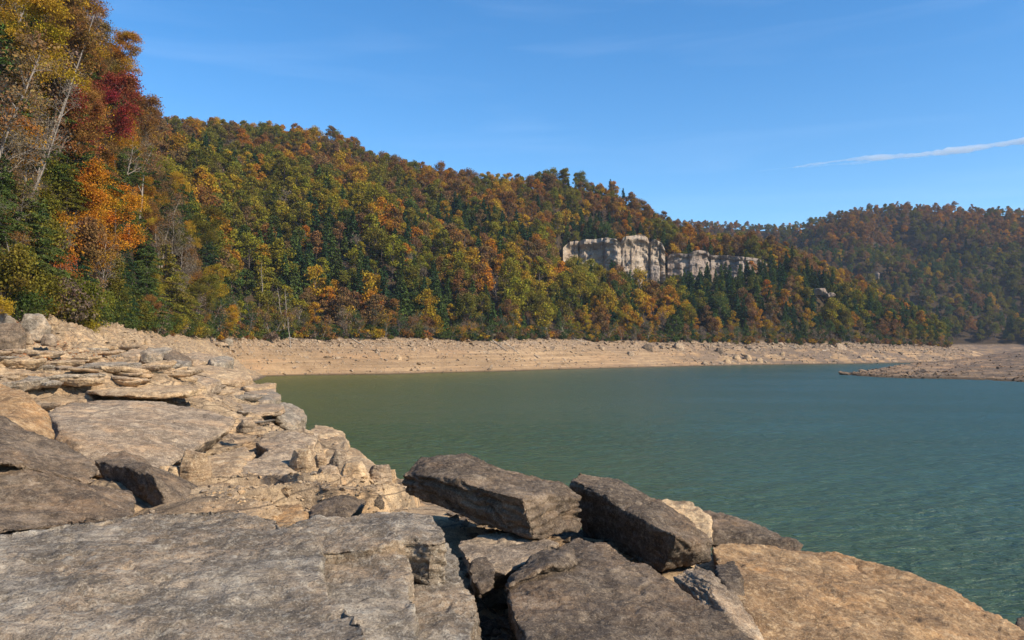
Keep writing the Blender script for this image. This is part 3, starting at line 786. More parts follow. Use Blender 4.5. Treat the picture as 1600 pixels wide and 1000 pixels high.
rock('low tan bed running down left of the terrace block',
     hull_bm([at(*p) for p in [(250, 745, 16.4), (300, 716, 18.6), (380, 700, 20), (400, 706, 19.4), (356, 732, 17), (345, 780, 14.6), (320, 792, 13.9), (280, 790, 14.2), (300, 820, 16), (390, 760, 19)]]),
     0.04, 'tan_rock', 1.0, rough=0.5, groove=0.04, gfreq=5, layers=0.25, group=LB, name='rock_slab')
rock('brown plank-like rock lying across the gravel behind the corner slab',
     hull_bm([at(*p) for p in [(333, 770, 13.6), (352, 764, 14), (395, 763, 14.1), (438, 772, 13.9), (432, 786, 13.2), (395, 783, 12.9), (340, 788, 12.9), (335, 782, 13.2), (380, 795, 14), (430, 790, 13.8)]]),
     0.02, 'brown_rock', 0.5, rough=0.7, groove=0.03, gfreq=7, group=BL)
rock('brown boulder with black left face on the gravel behind the grey block',
     hull_bm([at(*p) for p in [(482, 795, 12.6), (505, 778, 13.2), (538, 767, 13.8), (576, 772, 13.8), (572, 792, 12.8), (545, 808, 12.0), (484, 812, 12.0), (530, 782, 12.5), (500, 820, 13.2), (560, 815, 13.2)]]),
     0.022, 'brown_rock', 0.5, rough=0.8, groove=0.025, group=BL)
flat_slab('ochre shelf of rock behind the corner slab',
          [(300, 800, 12.2), (340, 790, 12.8), (470, 788, 13.0), (482, 806, 12.1), (460, 822, 11.2), (330, 822, 11.2)], 0, 0.5, 0.035, 'gold_rock', size=0.8, rough=0.7, groove=0.02, group=BL)
flat_slab('grey-tan ledge jutting toward the water above the row of small rocks',
          [(400, 690, 22.5), (470, 668, 26), (500, 672, 27), (492, 690, 23.5), (456, 700, 21.5), (420, 704, 21)], 0, 0.5, 0.05, 'buff_rock', size=1.2, rough=0.6, groove=0.04, group=LB)
flat_slab('tan pitted ledge ending in a knob above the water',
          [(470, 680, 26.5), (492, 664, 31), (520, 668, 31), (541, 678, 29.5), (544, 692, 28), (540, 700, 26), (500, 704, 24.6), (475, 700, 24)], 0, 0.9, 0.06, 'tan_rock', size=1.4, rough=0.9, groove=0.04, group=LB, inset=0.0)
flat_slab('low tan ledge edging the water left of the striated block',
          [(500, 715, 23), (545, 706, 25), (580, 722, 23), (616, 742, 20.5), (628, 760, 18), (600, 762, 17.6), (540, 742, 19)], 0, 1.0, 0.05, 'tan_rock', size=1.0, rough=1.0, groove=0.05, group=LB)
# row of small blocks on the gravel, px, py of the foot centre, depth, width px, height px
row = [(475, 738, 18.2, 46, 40, 'tan_rock', 'pyramid-shaped tan block in the row of small rocks'), (514, 762, 16.6, 42, 34, 'buff_rock', 'first small rounded block from the terrace, in front row on gravel'),
       (440, 758, 16.4, 44, 20, 'buff_rock', 'low tan block against the foot of the terrace block'), (488, 757, 16.7, 30, 22, 'tan_rock', 'small squat block between two tan blocks in the row'),
       (522, 757, 16.8, 34, 18, 'tan_rock', 'flat-topped squat tan block near the middle of the row'), (552, 752, 17.2, 56, 32, 'tan_rock', 'widest tan block near the right end of the row'),
       (530, 730, 18.6, 30, 28, 'buff_rock', 'upright tan block split in two behind the row'), (500, 722, 19.2, 24, 14, 'tan_rock', 'small tan stone perched above the row'),
       (592, 752, 17.4, 40, 30, 'buff_rock', 'last tan block of the row, beside the water'), (612, 748, 18, 20, 16, 'tan_rock', 'small stone at the water end of the row'),
       (466, 782, 14.8, 34, 14, 'brown_rock', 'small dark stone between the plank rock and the brown boulder'), (590, 790, 13.4, 26, 18, 'brown_rock', 'small brown rock partly under the striated block'),
       (598, 772, 15.0, 22, 14, 'brown_rock', 'dark pebble-like rock on gravel left of the striated block'), (265, 690 + 50, 15.9, 44, 12, 'tan_rock', 'thin tan rock below the large flat bed'),
       (305, 738, 15.8, 62, 34, 'tan_rock', 'rounded tan block resting below the end of the large bed'), (385, 668, 23.5, 34, 14, 'buff_rock', 'small grey rock right of the large flat bed'),
       (270, 742, 15.2, 20, 14, 'tan_rock', 'small tan stone right of the dark peaked boulder')]
def chunk_pts(c, w, h, d, seed):
    rr = random.Random(seed)
    pts = []
    for k in range(9):
        a = k / 9 * 2 * math.pi + rr.uniform(-.25, .25)
        q = rr.uniform(0.8, 1.1)
        pts.append(c + Vector((math.cos(a) * w / 2 * q, math.sin(a) * d / 2 * q, rr.uniform(0, h * 0.5))))
        pts.append(c + Vector((math.cos(a) * w / 2 * q * 0.95, math.sin(a) * d / 2 * q, -h * 0.5)))
        if k % 2 == 0:
            pts.append(c + Vector((math.cos(a) * w / 2 * q * rr.uniform(.45, .85), math.sin(a) * d / 2 * rr.uniform(.4, .8), h * rr.uniform(0.75, 1.05))))
    return pts
for i, (px, py, d, w, h, mt, lab) in enumerate(row):
    k = d / FPX
    rock(lab, hull_bm(chunk_pts(at(px, py, d), w * k, h * k, w * k * 0.8, 300 + i)), 0.016, mt, 0.4, rough=0.45, groove=0.012, group='row of small tan blocks on the gravel', sm=1)

# plates and slabs on the upper left bank: px0, px1, top py at left, at right, thickness px, depth, plan depth m, material, label
plates = [
 (-60, 85, 580, 578, 14, 38, 5, 'buff_rock', 'long thin grey slab jutting at the left edge above a dark undercut'),
 (40, 148, 577, 578, 10, 40, 5, 'buff_rock', 'second grey slab beside the long one at the left edge'),
 (126, 190, 571, 572, 15, 42, 3.5, 'grey_rock', 'grey lens-shaped boulder on the upper ledges'),
 (190, 204, 573, 573, 11, 42, 2, 'brown_rock', 'small brown block against the grey lens-shaped boulder'),
 (118, 240, 590, 588, 12, 34, 4, 'buff_rock', 'long grey slab under the lens-shaped boulder'),
 (215, 262, 587, 590, 13, 35, 3, 'buff_rock', 'cracked grey slab at the right of the long grey slab'),
 (248, 332, 586, 600, 14, 36, 4.5, 'buff_rock', 'tilted tan slab with toothed left end on the ledges'),
 (300, 384, 572, 592, 12, 48, 5, 'tan_rock', 'bright tan tilted slab pointing down to the far water'),
 (262, 292, 566, 570, 14, 52, 3, 'grey_rock', 'brown-grey squared block above the tilted slabs'),
 (222, 262, 545, 552, 20, 62, 4, 'grey_rock', 'pale grey boulder at the head of the rock pile'),
 (196, 226, 548, 552, 18, 62, 4, 'buff_rock', 'grey boulder under the bushes left of the pale one'),
 (262, 292, 548, 568, 16, 60, 4, 'brown_rock', 'dark tilted slab leaning right in the rock pile'),
 (290, 330, 552, 560, 14, 64, 5, 'buff_rock', 'flat slab at the top right of the rock pile'),
 (330, 358, 558, 566, 14, 62, 4, 'grey_rock', 'dark grey rounded rock at the lakeward end of the pile'),
 (350, 386, 610, 612, 8, 44, 4, 'tan_rock', 'upper thin ledge plate of the stack at the water'),
 (384, 424, 601, 603, 9, 46, 4, 'tan_rock', 'topmost plate of the stack jutting over the water'),
 (388, 424, 611, 613, 7, 45, 4, 'buff_rock', 'second plate of the stack jutting over the water'),
 (382, 432, 618, 622, 16, 43, 4, 'grey_rock', 'grey rounded rock below the plate stack at the water'),
 (432, 470, 632, 658, 14, 39, 4, 'grey_rock', 'long tilted grey rock sliding toward the water'),
 (362, 436, 636, 640, 8, 36, 4, 'buff_rock', 'broad plate below the grey rounded rock'),
 (300, 372, 612, 616, 8, 40, 4, 'tan_rock', 'thin tan plate in the middle of the ledges'),
 (150, 300, 606, 610, 8, 30, 4, 'tan_rock', 'long tan plate above the large flat bed'),
 (34, 80, 614, 616, 7, 29, 3, 'tan_rock', 'small tan plate above the sandy hump'),
]
for i, (a, b, ya, yb, th, d, dep, mt, lab) in enumerate(plates):
    rr = random.Random(700 + i)
    k = d / FPX
    A, B = at(a, ya, d), at(b, yb, d * rr.uniform(0.97, 1.03))
    t = th * k
    ax = (B - A)
    pts = []
    for s in (0, 0.12, 0.3, 0.55, 0.8, 0.95, 1.0):
        e = 1 - abs(2 * s - 1) ** 3 * 0.5
        c = A + ax * s
        wob = rr.uniform(-.2, .2) * t
        pts += [c + Vector((0, dep * 0.5 * e, wob + 0.15 * t)), c + Vector((0, -dep * 0.42 * e * rr.uniform(.7, 1), wob - 0.25 * t)), c + Vector((0, -dep * 0.4 * e, -t + wob)), c + Vector((0, dep * 0.5 * e, -t * 1.2))]
    rock(lab, hull_bm(pts), min(0.085, max(0.05, d * 0.0016)), mt, max(0.8, t * 1.5), rough=0.55, groove=0.04, gfreq=5, layers=0.16, group='slabs and plates on the upper left ledges', sm=1, name='rock_slab' if th < 14 else 'boulder', cat='rock slab' if th < 14 else 'rock')
# boulders under the trees at the far left
for i, (px, py, d, w, h, mt, lab) in enumerate([
    (12, 533, 50, 60, 30, 'brown_rock', 'brown boulder at the left edge under the leaning sapling'), (-8, 505, 53, 60, 22, 'grey_rock', 'pale boulder behind at the left edge'),
    (52, 518, 54, 52, 30, 'grey_rock', 'rounded grey-green boulder at the foot of the trees'), (44, 531, 51, 18, 14, 'buff_rock', 'small pale boulder between two larger ones'),
    (75, 534, 52, 24, 12, 'buff_rock', 'flat stone right of the small pale boulder'), (10, 515, 54, 30, 14, 'brown_rock', 'brown stone behind the left edge boulders')]):
    k = d / FPX
    rock(lab, hull_bm(chunk_pts(at(px, py, d), w * k, h * k, w * k * 0.8, 900 + i)), 0.07, mt, 1.2, rough=0.8, groove=0.02, group='boulders at the foot of the left trees', sm=3)

# ------------------------------------------------------------------ loose slabs scattered over the bank (shared meshes), rubble as stuff
def lump(seed, n=10, flat=0.45):
    rr = random.Random(seed)
    pts = []
    for k in range(n):
        a = rr.uniform(0, 2 * math.pi); z = rr.uniform(-1, 1); q = math.sqrt(max(0, 1 - z * z * 0.5))
        pts.append((math.cos(a) * q * rr.uniform(.8, 1.1), math.sin(a) * q * rr.uniform(.6, 1.0), z * flat))
    bm = hull_bm(pts)
    bmesh.ops.triangulate(bm, faces=bm.faces)
    bm.verts.ensure_lookup_table(); bm.verts.index_update()
    Vv = np.array([tuple(v.co) for v in bm.verts]); Ff = np.array([[v.index for v in f.verts] for f in bm.faces])
    bm.free()
    return Vv, Ff
LUMPS = [lump(i, 11, 0.35 + 0.3 * (i % 3) / 2) for i in range(12)]
def scatter_mesh(P, size, flatness=1.0, tiltv=0.35, seed=0):
    rr = np.random.default_rng(seed)
    Vs, Fs, o = [], [], 0
    for i in range(len(P)):
        Vv, Ff = LUMPS[int(rr.integers(len(LUMPS)))]
        e = Matrix.Rotation(rr.uniform(0, 6.28), 3, 'Z') @ Matrix.Rotation(rr.normal() * tiltv, 3, 'X') @ Matrix.Rotation(rr.normal() * tiltv, 3, 'Y')
        E = np.array(e)
        Vs.append((Vv * size[i] * np.array([1, 1, flatness])) @ E.T + P[i]); Fs.append(Ff + o); o += len(Vv)
    return np.concatenate(Vs), np.concatenate(Fs)
def bank_points(n, pxr, rr_, seed, test=None):
    g_ = np.random.default_rng(seed)
    px = g_.uniform(pxr[0], pxr[1], n); r = np.exp(g_.uniform(math.log(rr_[0]), math.log(rr_[1]), n))
    x = (px - 800) / FPX * r
    z = bank_z(x, r)
    ok = z > 0.15
    if test is not None: ok &= test(x, r, z)
    return np.stack([x, r, z], 1)[ok], px[ok]
P, _ = bank_points(5200, (-60, 640), (11, 120), 5)
sz = np.random.default_rng(6).lognormal(-3.6, 0.55, len(P)) * np.clip(P[:, 1] / 16, 0.8, 5)
Vv, Ff = scatter_mesh(P, sz, 0.8, 0.3, 7)
tag(link(bpy.data.objects.new('rubble', mesh_np('rubble', Vv, Ff, [M['buff_rock']], False))), 'small broken stones strewn over the left bank', kind='stuff')
P, _ = bank_points(3000, (330, 640), (12, 20), 8)
sz = np.random.default_rng(9).lognormal(-3.5, 0.5, len(P))
Vv, Ff = scatter_mesh(P, sz, 0.7, 0.4, 10)
tag(link(bpy.data.objects.new('gravel', mesh_np('gravel', Vv, Ff, [M['tan_rock']], False))), 'tan gravel and chips in the hollow behind the corner slab', kind='stuff')
P, _ = bank_points(2200, (700, 1300), (6, 14), 18)
sz = np.random.default_rng(19).lognormal(-2.7, 0.5, len(P))
Vv, Ff = scatter_mesh(P, sz, 0.8, 0.4, 20)
tag(link(bpy.data.objects.new('rubble', mesh_np('rubble', Vv, Ff, [M['brown_rock']], False))), 'broken stones in the gaps between the foreground slabs', kind='stuff')

slab_meshes = []
for i in range(8):
    rr = random.Random(40 + i)
    n = rr.randint(6, 9); pts = []
    for k in range(n):
        a = k / n * 2 * math.pi + rr.uniform(-.2, .2); q = rr.uniform(.75, 1.1)
        for zz in (0.0, 0.10, 0.16): pts.append((math.cos(a) * q * (1 if zz else 0.78), math.sin(a) * q * 0.6 * (1 if zz else 0.78), zz + rr.uniform(-.015, .015)))
    me = remeshed(hull_bm(pts), 0.03, 0)
    weather(me, 60 + i, 0.6, rough=0.35, groove=0.012, gfreq=14, chips=0.4)
    me.materials.clear(); me.materials.append(M['buff_rock']); me.name = 'loose_slab'
    me.polygons.foreach_set('use_smooth', np.full(len(me.polygons), False))
    slab_meshes.append(me)
P, PXs = bank_points(5200, (-40, 560), (19, 110), 77)
rr = random.Random(5); ns = 0; count = {}
for p, px in zip(P, PXs):
    if ns >= 270: break
    py = 545 - (p[2] - EYE) * FPX / p[1]
    if py > 735 or py < 545: continue
    if py > 640 and rr.random() < 0.5: continue
    if 60 < px < 380 and 618 < py < 740: continue
    if py > 660 and rr.random() < 0.6: continue
    s = min(1.9, rr.lognormvariate(-0.45, 0.5) * min(2.4, max(0.6, p[1] / 32)))
    if float(bank_z(np.array([p[0] + s * 1.5]), np.array([p[1]]))[0]) < p[2] - 0.9: continue
    me = slab_meshes[rr.randrange(8)]
    o = link(bpy.data.objects.new('loose_slab', me))
    tone = rr.choice(['buff_rock', 'tan_rock', 'grey_rock', 'buff_rock', 'tan_rock', 'tan_rock'])
    o.material_slots[0].link = 'OBJECT'; o.material_slots[0].material = M[tone]
    o.location = (p[0], p[1], p[2] - 0.01 + rr.random() * 0.08)
    o.rotation_euler = (rr.gauss(0.03, 0.07), rr.gauss(0, 0.07), rr.gauss(0, 0.5) + math.pi * rr.randrange(2))
    stx, sty = rr.uniform(0.9, 1.5), rr.uniform(0.8, 1.6)
    o.scale = (s * stx, s, s * sty)
    size_w = 'small' if s < 0.6 else 'middle-sized' if s < 1.1 else 'large'
    tone_w = {'buff_rock': 'buff', 'tan_rock': 'tan', 'grey_rock': 'grey'}[tone]
    side = 'near the left edge' if px < 120 else 'left of the rock pile' if px < 220 else 'in line below the pale grey boulder' if px < 290 else 'beside the bright tilted slab' if px < 390 else 'close to the water edge'
    row_w = 'high under the trees' if py < 560 else 'on the upper ledges' if py < 590 else 'on the middle ledges' if py < 625 else 'on the lower ledges'
    shape = 'long' if stx > 1.3 else 'squarish' if stx < 1.05 else 'oval'
    thk = 'thick ' if sty > 1.35 else 'thin ' if sty < 1.05 else ''
    tag(o, f'{size_w} {thk}{shape} {tone_w} plate {row_w}, {side}', 'rock slab', 'loose plates lying on the left ledges')
    ns += 1


# fallen leaves on the upper left bank
P, _ = bank_points(2600, (-40, 170), (40, 62), 88)
g_ = np.random.default_rng(3)
P = P[(fbm(P * 0.25, 2, 4) > -0.1)]
n = len(P)
a = g_.uniform(0, 6.28, n); s = g_.uniform(0.05, 0.11, n)
dx = np.stack([np.cos(a) * s, np.sin(a) * s, g_.normal(0, .02, n)], 1); dy = np.stack([-np.sin(a) * s, np.cos(a) * s, g_.normal(0, .02, n)], 1)
V = np.stack([P - dx, P - dy, P + dx, P + dy], 1).reshape(-1, 3); V[:, 2] += 0.05
M['litter'] = leaf_mat('fallen_leaf', False, (0.32, 0.10, 0.03), 0.1, 0.6)
tag(link(bpy.data.objects.new('fallen_leaves', mesh_np('fallen_leaves', V, np.arange(4 * n).reshape(-1, 4), [M['litter']], False))), 'red-brown fallen leaves drifted on the upper left ledges', kind='stuff')

# ------------------------------------------------------------------ cliffs on the hill
def cliff(name, label, outline, bottom, r_of, thick, mat, blocks, seed, step=0.9, rough=1.0):
    """outline / bottom: (px, py) tables; blocks: px of vertical joints"""
    px0, px1 = outline[0][0], outline[-1][0]
    n = int((px1 - px0) / FPX * 405 / step) + 2
    pxs = np.linspace(px0, px1, n)
    top = np.interp(pxs, [p[0] for p in outline], [p[1] for p in outline]); bot = np.interp(pxs, [p[0] for p in bottom], [p[1] for p in bottom])
    r = r_of(pxs)
    ztop = EYE + (545 - top) * r / FPX; zbot = EYE + (545 - bot) * r / FPX - 9
    nv = 44
    T = np.linspace(0, 1, nv)
    x = np.repeat((pxs - 800) / FPX, nv).reshape(n, nv)
    z = zbot[:, None] + (ztop - zbot)[:, None] * T[None, :]
    rr_ = np.repeat(r, nv).reshape(n, nv).copy()
    pos = np.stack([x * rr_, rr_ * 0, z], -1).reshape(-1, 3)
    cell = np.searchsorted(blocks, pxs)
    jog = np.random.default_rng(seed).uniform(-1.0, 1.0, len(blocks) + 1)[cell]
    joint = np.min(np.abs(pxs[:, None] - np.array(blocks)[None, :]), 1)
    rr_ += jog[:, None] + 2.2 * np.clip(1 - joint / 1.3, 0, 1)[:, None] ** 0.7
    q = pos * np.array([1, 1, 1])
    # buttresses, bedding ledges and undercuts
    w = fbm(q * np.array([0.12, 1, 0.03]), 3, seed).reshape(n, nv)
    led = noise(np.stack([q[:, 0] * 0.03, 0 * q[:, 0], q[:, 2] * 0.22], 1), seed + 2).reshape(n, nv)
    fine = fbm(q * np.array([0.33, 1, 0.33]), 5, seed + 4, 0.6).reshape(n, nv)
    rr_ += (w * 3.4 + led * 2.4 + fine * 1.5 - 1.2 * smooth(0.86, 0.92, T)[None, :]) * rough + (1 - T)[None, :] * -1.5
    pos = np.stack([x * rr_, rr_, z], -1)
    back = pos[:, -1, :].copy(); back = back * np.array([1 + thick / 405, 1 + thick / 405, 1]); back[:, 2] += 1.0
    pos = np.concatenate([pos, back[:, None, :]], 1)
    ends = np.concatenate([pos[:1] * np.array([1 + thick / 405, 1 + thick / 405, 1]), pos, pos[-1:] * np.array([1 + thick / 405, 1 + thick / 405, 1])], 0)
    g_ = link(bpy.data.objects.new(name, mesh_np(name, ends.reshape(-1, 3), grid_faces(n + 2, nv + 1), [M[mat]], False)))
    tag(g_, label, 'cliff', 'pale cliffs on the wooded hill')
    return g_
cliff('cliff', 'tall pale cliff with split vertical blocks half way up the wooded hill',
      [(880, 386), (890, 377), (905, 375), (930, 373), (945, 371), (962, 373), (970, 380), (974, 372), (982, 369), (1003, 366), (1012, 370), (1016, 380), (1022, 374), (1034, 379), (1040, 390)],
      [(880, 408), (900, 424), (940, 432), (980, 430), (1010, 425), (1040, 412)],
      lambda p: 399 + 3 * np.sin(p * 0.05), 9, 'cliff', [905, 944, 972, 1015, 1031], 5)
cliff('cliff', 'long low grey cliff band right of the tall pale cliff',
      [(1044, 401), (1050, 396), (1078, 396), (1092, 391), (1105, 392), (1112, 399), (1140, 399), (1165, 402), (1186, 404), (1200, 412)],
      [(1044, 410), (1080, 416), (1120, 418), (1160, 418), (1200, 420)],
      lambda p: 405 + 0.03 * (p - 1044) + 2 * np.sin(p * 0.08), 8, 'cliff_grey', [1078, 1109, 1165, 1204], 9, rough=0.8)
for i, (px, py, d, w, h, lab) in enumerate([(1282, 454, 403, 8, 2.5, 'broken pale outcrop among the trees right of the cliff band'), (1298, 460, 401, 5, 2, 'smaller pale rock at the right foot of the broken outcrop'),
                                       (1024, 424, 398, 5, 7, 'small pale rock under the right end of the tall cliff'), (1372, 430, 690, 5, 4, 'tiny pale rock face high in the far woods')]):
    r_ = random.Random(i + 3); c = at(px, py, d)
    pts = [c + Vector((r_.uniform(-.5, .5) * w, r_.uniform(-.3, .5) * w, r_.uniform(-1, .6) * h)) for _ in range(26)] + [c + Vector((0, w, -h))]
    rock(lab, hull_bm(pts), 0.3, 'cliff_grey', 1.6, rough=1.3, groove=0.3, gfreq=0.8, group='pale rocks on the wooded slopes', sm=0, name='rock_outcrop')

# ------------------------------------------------------------------ trees
def tubes(segs, sides=5):
    """segs: list of polylines [(Vector, radius), ...]"""
    Vs, Fs, o = [], [], 0
    for line in segs:
        n = len(line)
        if n < 2: continue
        d0 = (line[-1][0] - line[0][0]).normalized()
        a = d0.orthogonal().normalized(); b = d0.cross(a)
        for p, r in line:
            for k in range(sides):
                t = 2 * math.pi * k / sides
                Vs.append(p + (a * math.cos(t) + b * math.sin(t)) * r)
        for i in range(n - 1):
            for k in range(sides):
                k2 = (k + 1) % sides
                Fs.append((o + i * sides + k, o + i * sides + k2, o + (i + 1) * sides + k2, o + (i + 1) * sides + k))
        o += n * sides
    return np.array([tuple(v) for v in Vs]), np.array(Fs)
def leaf_quads(P, size, g_, outward=None, aspect=0.7, droop=0.0):
    n = len(P)
    a = g_.normal(size=(n, 3)); 
    if outward is not None: a = a * 0.75 + outward * 0.8
    a[:, 2] += 0.35
    a /= np.linalg.norm(a, axis=1)[:, None]
    b = np.cross(a, g_.normal(size=(n, 3))); b /= np.linalg.norm(b, axis=1)[:, None] + 1e-9
    c = np.cross(a, b)
    s = size * g_.uniform(0.6, 1.3, n)[:, None]
    bend = a * s * 0.25
    V = np.stack([P - b * s, P - c * s * aspect + bend, P + b * s, P + c * s * aspect + bend], 1).reshape(-1, 3)
    return V, np.arange(4 * n).reshape(-1, 4)
def far_deciduous(seed, H=12, W=7, nleaf=1000, leaf=0.42):
    """trunk mesh data and crown mesh data"""
    g_ = np.random.default_rng(seed); rr = random.Random(seed)
    segs = []
    lean = Vector((rr.uniform(-.6, .6), rr.uniform(-.6, .6), 0))
    tr = [(Vector((0, 0, -1.0)), 0.2), (Vector((0, 0, H * .3)) + lean * .3, 0.16), (Vector((0, 0, H * .6)) + lean * .7, 0.11), (Vector((0, 0, H * .92)) + lean, 0.03)]
    segs.append(tr)
    cl, out = [], []
    nc = rr.randint(13, 19)
    for k in range(nc):
        a = rr.uniform(0, 6.283); v = rr.random()
        hz = H * (0.34 + 0.6 * v)
        prof = math.sin(min(1, (v * 0.85 + 0.15)) * math.pi) ** 0.6
        q = W / 2 * prof * rr.uniform(0.35, 0.95)
        c = Vector((math.cos(a) * q, math.sin(a) * q, hz)) + lean * (hz / H)
        rad = W * rr.uniform(0.14, 0.24)
        cl.append((c, rad))
        st = Vector((0, 0, hz * 0.72)) + lean * .6
        segs.append([(st, 0.06), ((st + c) / 2 + Vector((0, 0, -.2)), 0.045), (c, 0.015)])
    per = nleaf // nc
    Ps, Os = [], []
    for c, rad in cl:
        d = g_.normal(size=(per, 3)); d /= np.linalg.norm(d, axis=1)[:, None]
        rads = rad * g_.uniform(0.35, 1.12, per)[:, None] * np.array([1.15, 1.15, 0.8])
        Ps.append(np.array(c) + d * rads); Os.append(d)
    P = np.concatenate(Ps); O = np.concatenate(Os)
    return tubes(segs, 4), leaf_quads(P, leaf, g_, O)
def far_conifer(seed, H=15, W=5.5, leaf=0.5, dens=1.0):
    g_ = np.random.default_rng(seed); rr = random.Random(seed)
    segs = [[(Vector((0, 0, -1)), 0.2), (Vector((0, 0, H * .5)), 0.12), (Vector((0, 0, H)), 0.02)]]
    Ps = []; Os = []
    z = H * 0.12
    while z < H * 0.99:
        t = z / H
        rad = W / 2 * (1 - t) ** 0.85 * rr.uniform(.8, 1.15) + 0.15
        nb = rr.randint(6, 8)
        for k in range(nb):
            a = rr.uniform(0, 6.283); L = rad * rr.uniform(.6, 1.2)
            m = max(2, int(5 * L / 1.2 * dens))
            s = g_.uniform(0.2, 1, m)
            ca, sa = math.cos(a), math.sin(a)
            spread = g_.normal(0, 0.16 * L, m) * s
            Ps.append(np.stack([ca * L * s - sa * spread, sa * L * s + ca * spread, z - L * 0.22 * s ** 2 + g_.normal(0, .1, m)], 1))
            Os.append(np.tile([ca * 0.4, sa * 0.4, 0.9], (m, 1)))
        z += H * 0.035 * rr.uniform(.8, 1.2)
    P = np.concatenate(Ps); O = np.concatenate(Os)
    return tubes(segs, 4), leaf_quads(P, leaf, g_, O, 0.45)

def branching(seed, H, spread, levels=3, trunk_r=0.22, lean=(0, 0), first=0.3, nb=9, up=0.5, twigs=5):
    """a real branching skeleton; returns polylines and tip points"""
    rr = random.Random(seed)
    segs, tips = [], []
    def grow(p, d, L, r, lv):
        n = 5 if lv == 0 else 4
        line = [(p.copy(), r)]
        q = p.copy(); dd = d.copy()
        for i in range(n):
            dd = (dd + Vector((rr.gauss(0, .13), rr.gauss(0, .13), rr.gauss(0.04, .08)))).normalized()
            q = q + dd * L / n
            line.append((q.copy(), max(0.006, r * (1 - (i + 1) / n * 0.8))))
        segs.append(line)
        if lv == levels:
            tips.extend(pt for pt, _ in line[1:]); return
        m = nb if lv == 0 else (twigs if lv < levels - 0 else 3)
        for k in range(m):
            t = (first + (1 - first) * (k + rr.random()) / m) if lv == 0 else rr.uniform(0.25, 1)
            i = min(n - 1, int(t * n)); f = t * n - i
            bp = line[i][0].lerp(line[i + 1][0], min(1, f)); br = line[i][1] * 0.55
            a = rr.uniform(0, 6.283)
            side = dd.orthogonal().normalized(); side.rotate(Matrix.Rotation(a, 3, dd))
            nd = (d * (up if lv == 0 else 0.75) + side * 0.9 + Vector((0, 0, 0.18))).normalized()
            taper = (1.1 - 0.6 * t) if lv == 0 else rr.uniform(0.5, 0.75)
            nL = spread * taper * rr.uniform(.75, 1.15) if lv == 0 else L * taper * 0.8
            grow(bp, nd, nL, br, lv + 1)
    d = Vector((lean[0], lean[1], 1)).normalized()
    grow(Vector((0, 0, -0.8)), d, H, trunk_r, 0)
    return segs, tips
def near_deciduous(seed, H=16, spread=5, leaves=7000, leaf=0.16, keep=1.0, levels=3, jitter=0.45, **kw):
    segs, tips = branching(seed, H, spread, levels, **kw)
    g_ = np.random.default_rng(seed)
    T = np.array([tuple(t) for t in tips])
    if keep < 1: T = T[g_.random(len(T)) < keep]
    mask = fbm(T * 0.5, 2, seed) > -0.25
    T = T[mask] if mask.sum() > 20 else T
    P = T[g_.integers(0, len(T), leaves)] + g_.normal(0, jitter, (leaves, 3)) * np.array([1, 1, .6])
    return tubes(segs, 3), leaf_quads(P, leaf, g_, None, 0.65) if leaves else None
def near_conifer(seed, H=14, W=7, sprays=9000, leaf=0.2):
    rr = random.Random(seed); g_ = np.random.default_rng(seed)
    segs = [[(Vector((0, 0, -1)), 0.24), (Vector((0.1, 0, H * .5)), 0.14), (Vector((0, 0.1, H)), 0.02)]]
    br = []
    z = H * 0.08
    while z < H * 0.98:
        t = z / H
        for k in range(rr.randint(3, 5)):
            a = rr.uniform(0, 6.283); L = (W / 2 * (1 - t) ** 0.75 + 0.3) * rr.uniform(.6, 1.2)
            d = Vector((math.cos(a), math.sin(a), 0))
            line = [(Vector((0, 0, z)), 0.05), (Vector((0, 0, z + L * .06)) + d * L * .5, 0.03), (Vector((0, 0, z - L * .12)) + d * L, 0.008)]
            segs.append(line); br.append((z, a, L))
        z += H * 0.03
    w = np.array([b[2] ** 1.6 for b in br]); w /= w.sum()
    idx = g_.choice(len(br), sprays, p=w)
    B = np.array(br)[idx]
    s = g_.uniform(0.12, 1.05, sprays) ** 0.8
    L = B[:, 2]; sp = g_.normal(0, 0.17, sprays) * L * (1.1 - s * 0.6)
    ca, sa = np.cos(B[:, 1]), np.sin(B[:, 1])
    P = np.stack([ca * L * s - sa * sp, sa * L * s + ca * sp, B[:, 0] + L * (0.1 * s - 0.24 * s ** 2) - np.abs(sp) * .25 + g_.normal(0, .07, sprays)], 1)
    O = np.stack([ca * .3, sa * .3, np.full(sprays, 1.0)], 1)
    return tubes(segs, 4), leaf_quads(P, leaf, g_, O, 0.35)

class Proto: pass
def proto(kind, data, bark='bark', leafm='leaf'):
    p = Proto(); p.kind = kind
    (tv, tf), lv = data
    p.trunk = mesh_np('trunk', tv, tf, [M[bark]])
    p.crown = mesh_np('crown', lv[0], lv[1], [M[leafm]], False) if lv else None
    p.joined = (tv, tf, lv, bark, leafm)
    return p
FD = [proto('broadleaf', far_deciduous(10 + i, 10 + (i % 4) * 1.6, 5.0 + (i * 5 % 8) * 0.5, 1500, 0.32)) for i in range(8)]
FC = [proto('conifer', far_conifer(50 + i, 12 + 2 * (i % 2), 6.2 + (i % 3), 0.5, 1.1), leafm='needle') for i in range(4)]
FB = [proto('bare', near_deciduous(80 + i, 9, 3.2, 420, 0.22, levels=2, nb=12, twigs=7, trunk_r=0.16, jitter=0.5), bark='pale_bark') for i in range(3)]
SH = [proto('shrub', far_deciduous(120 + i, 3.4, 4.2, 520, 0.26)) for i in range(3)]

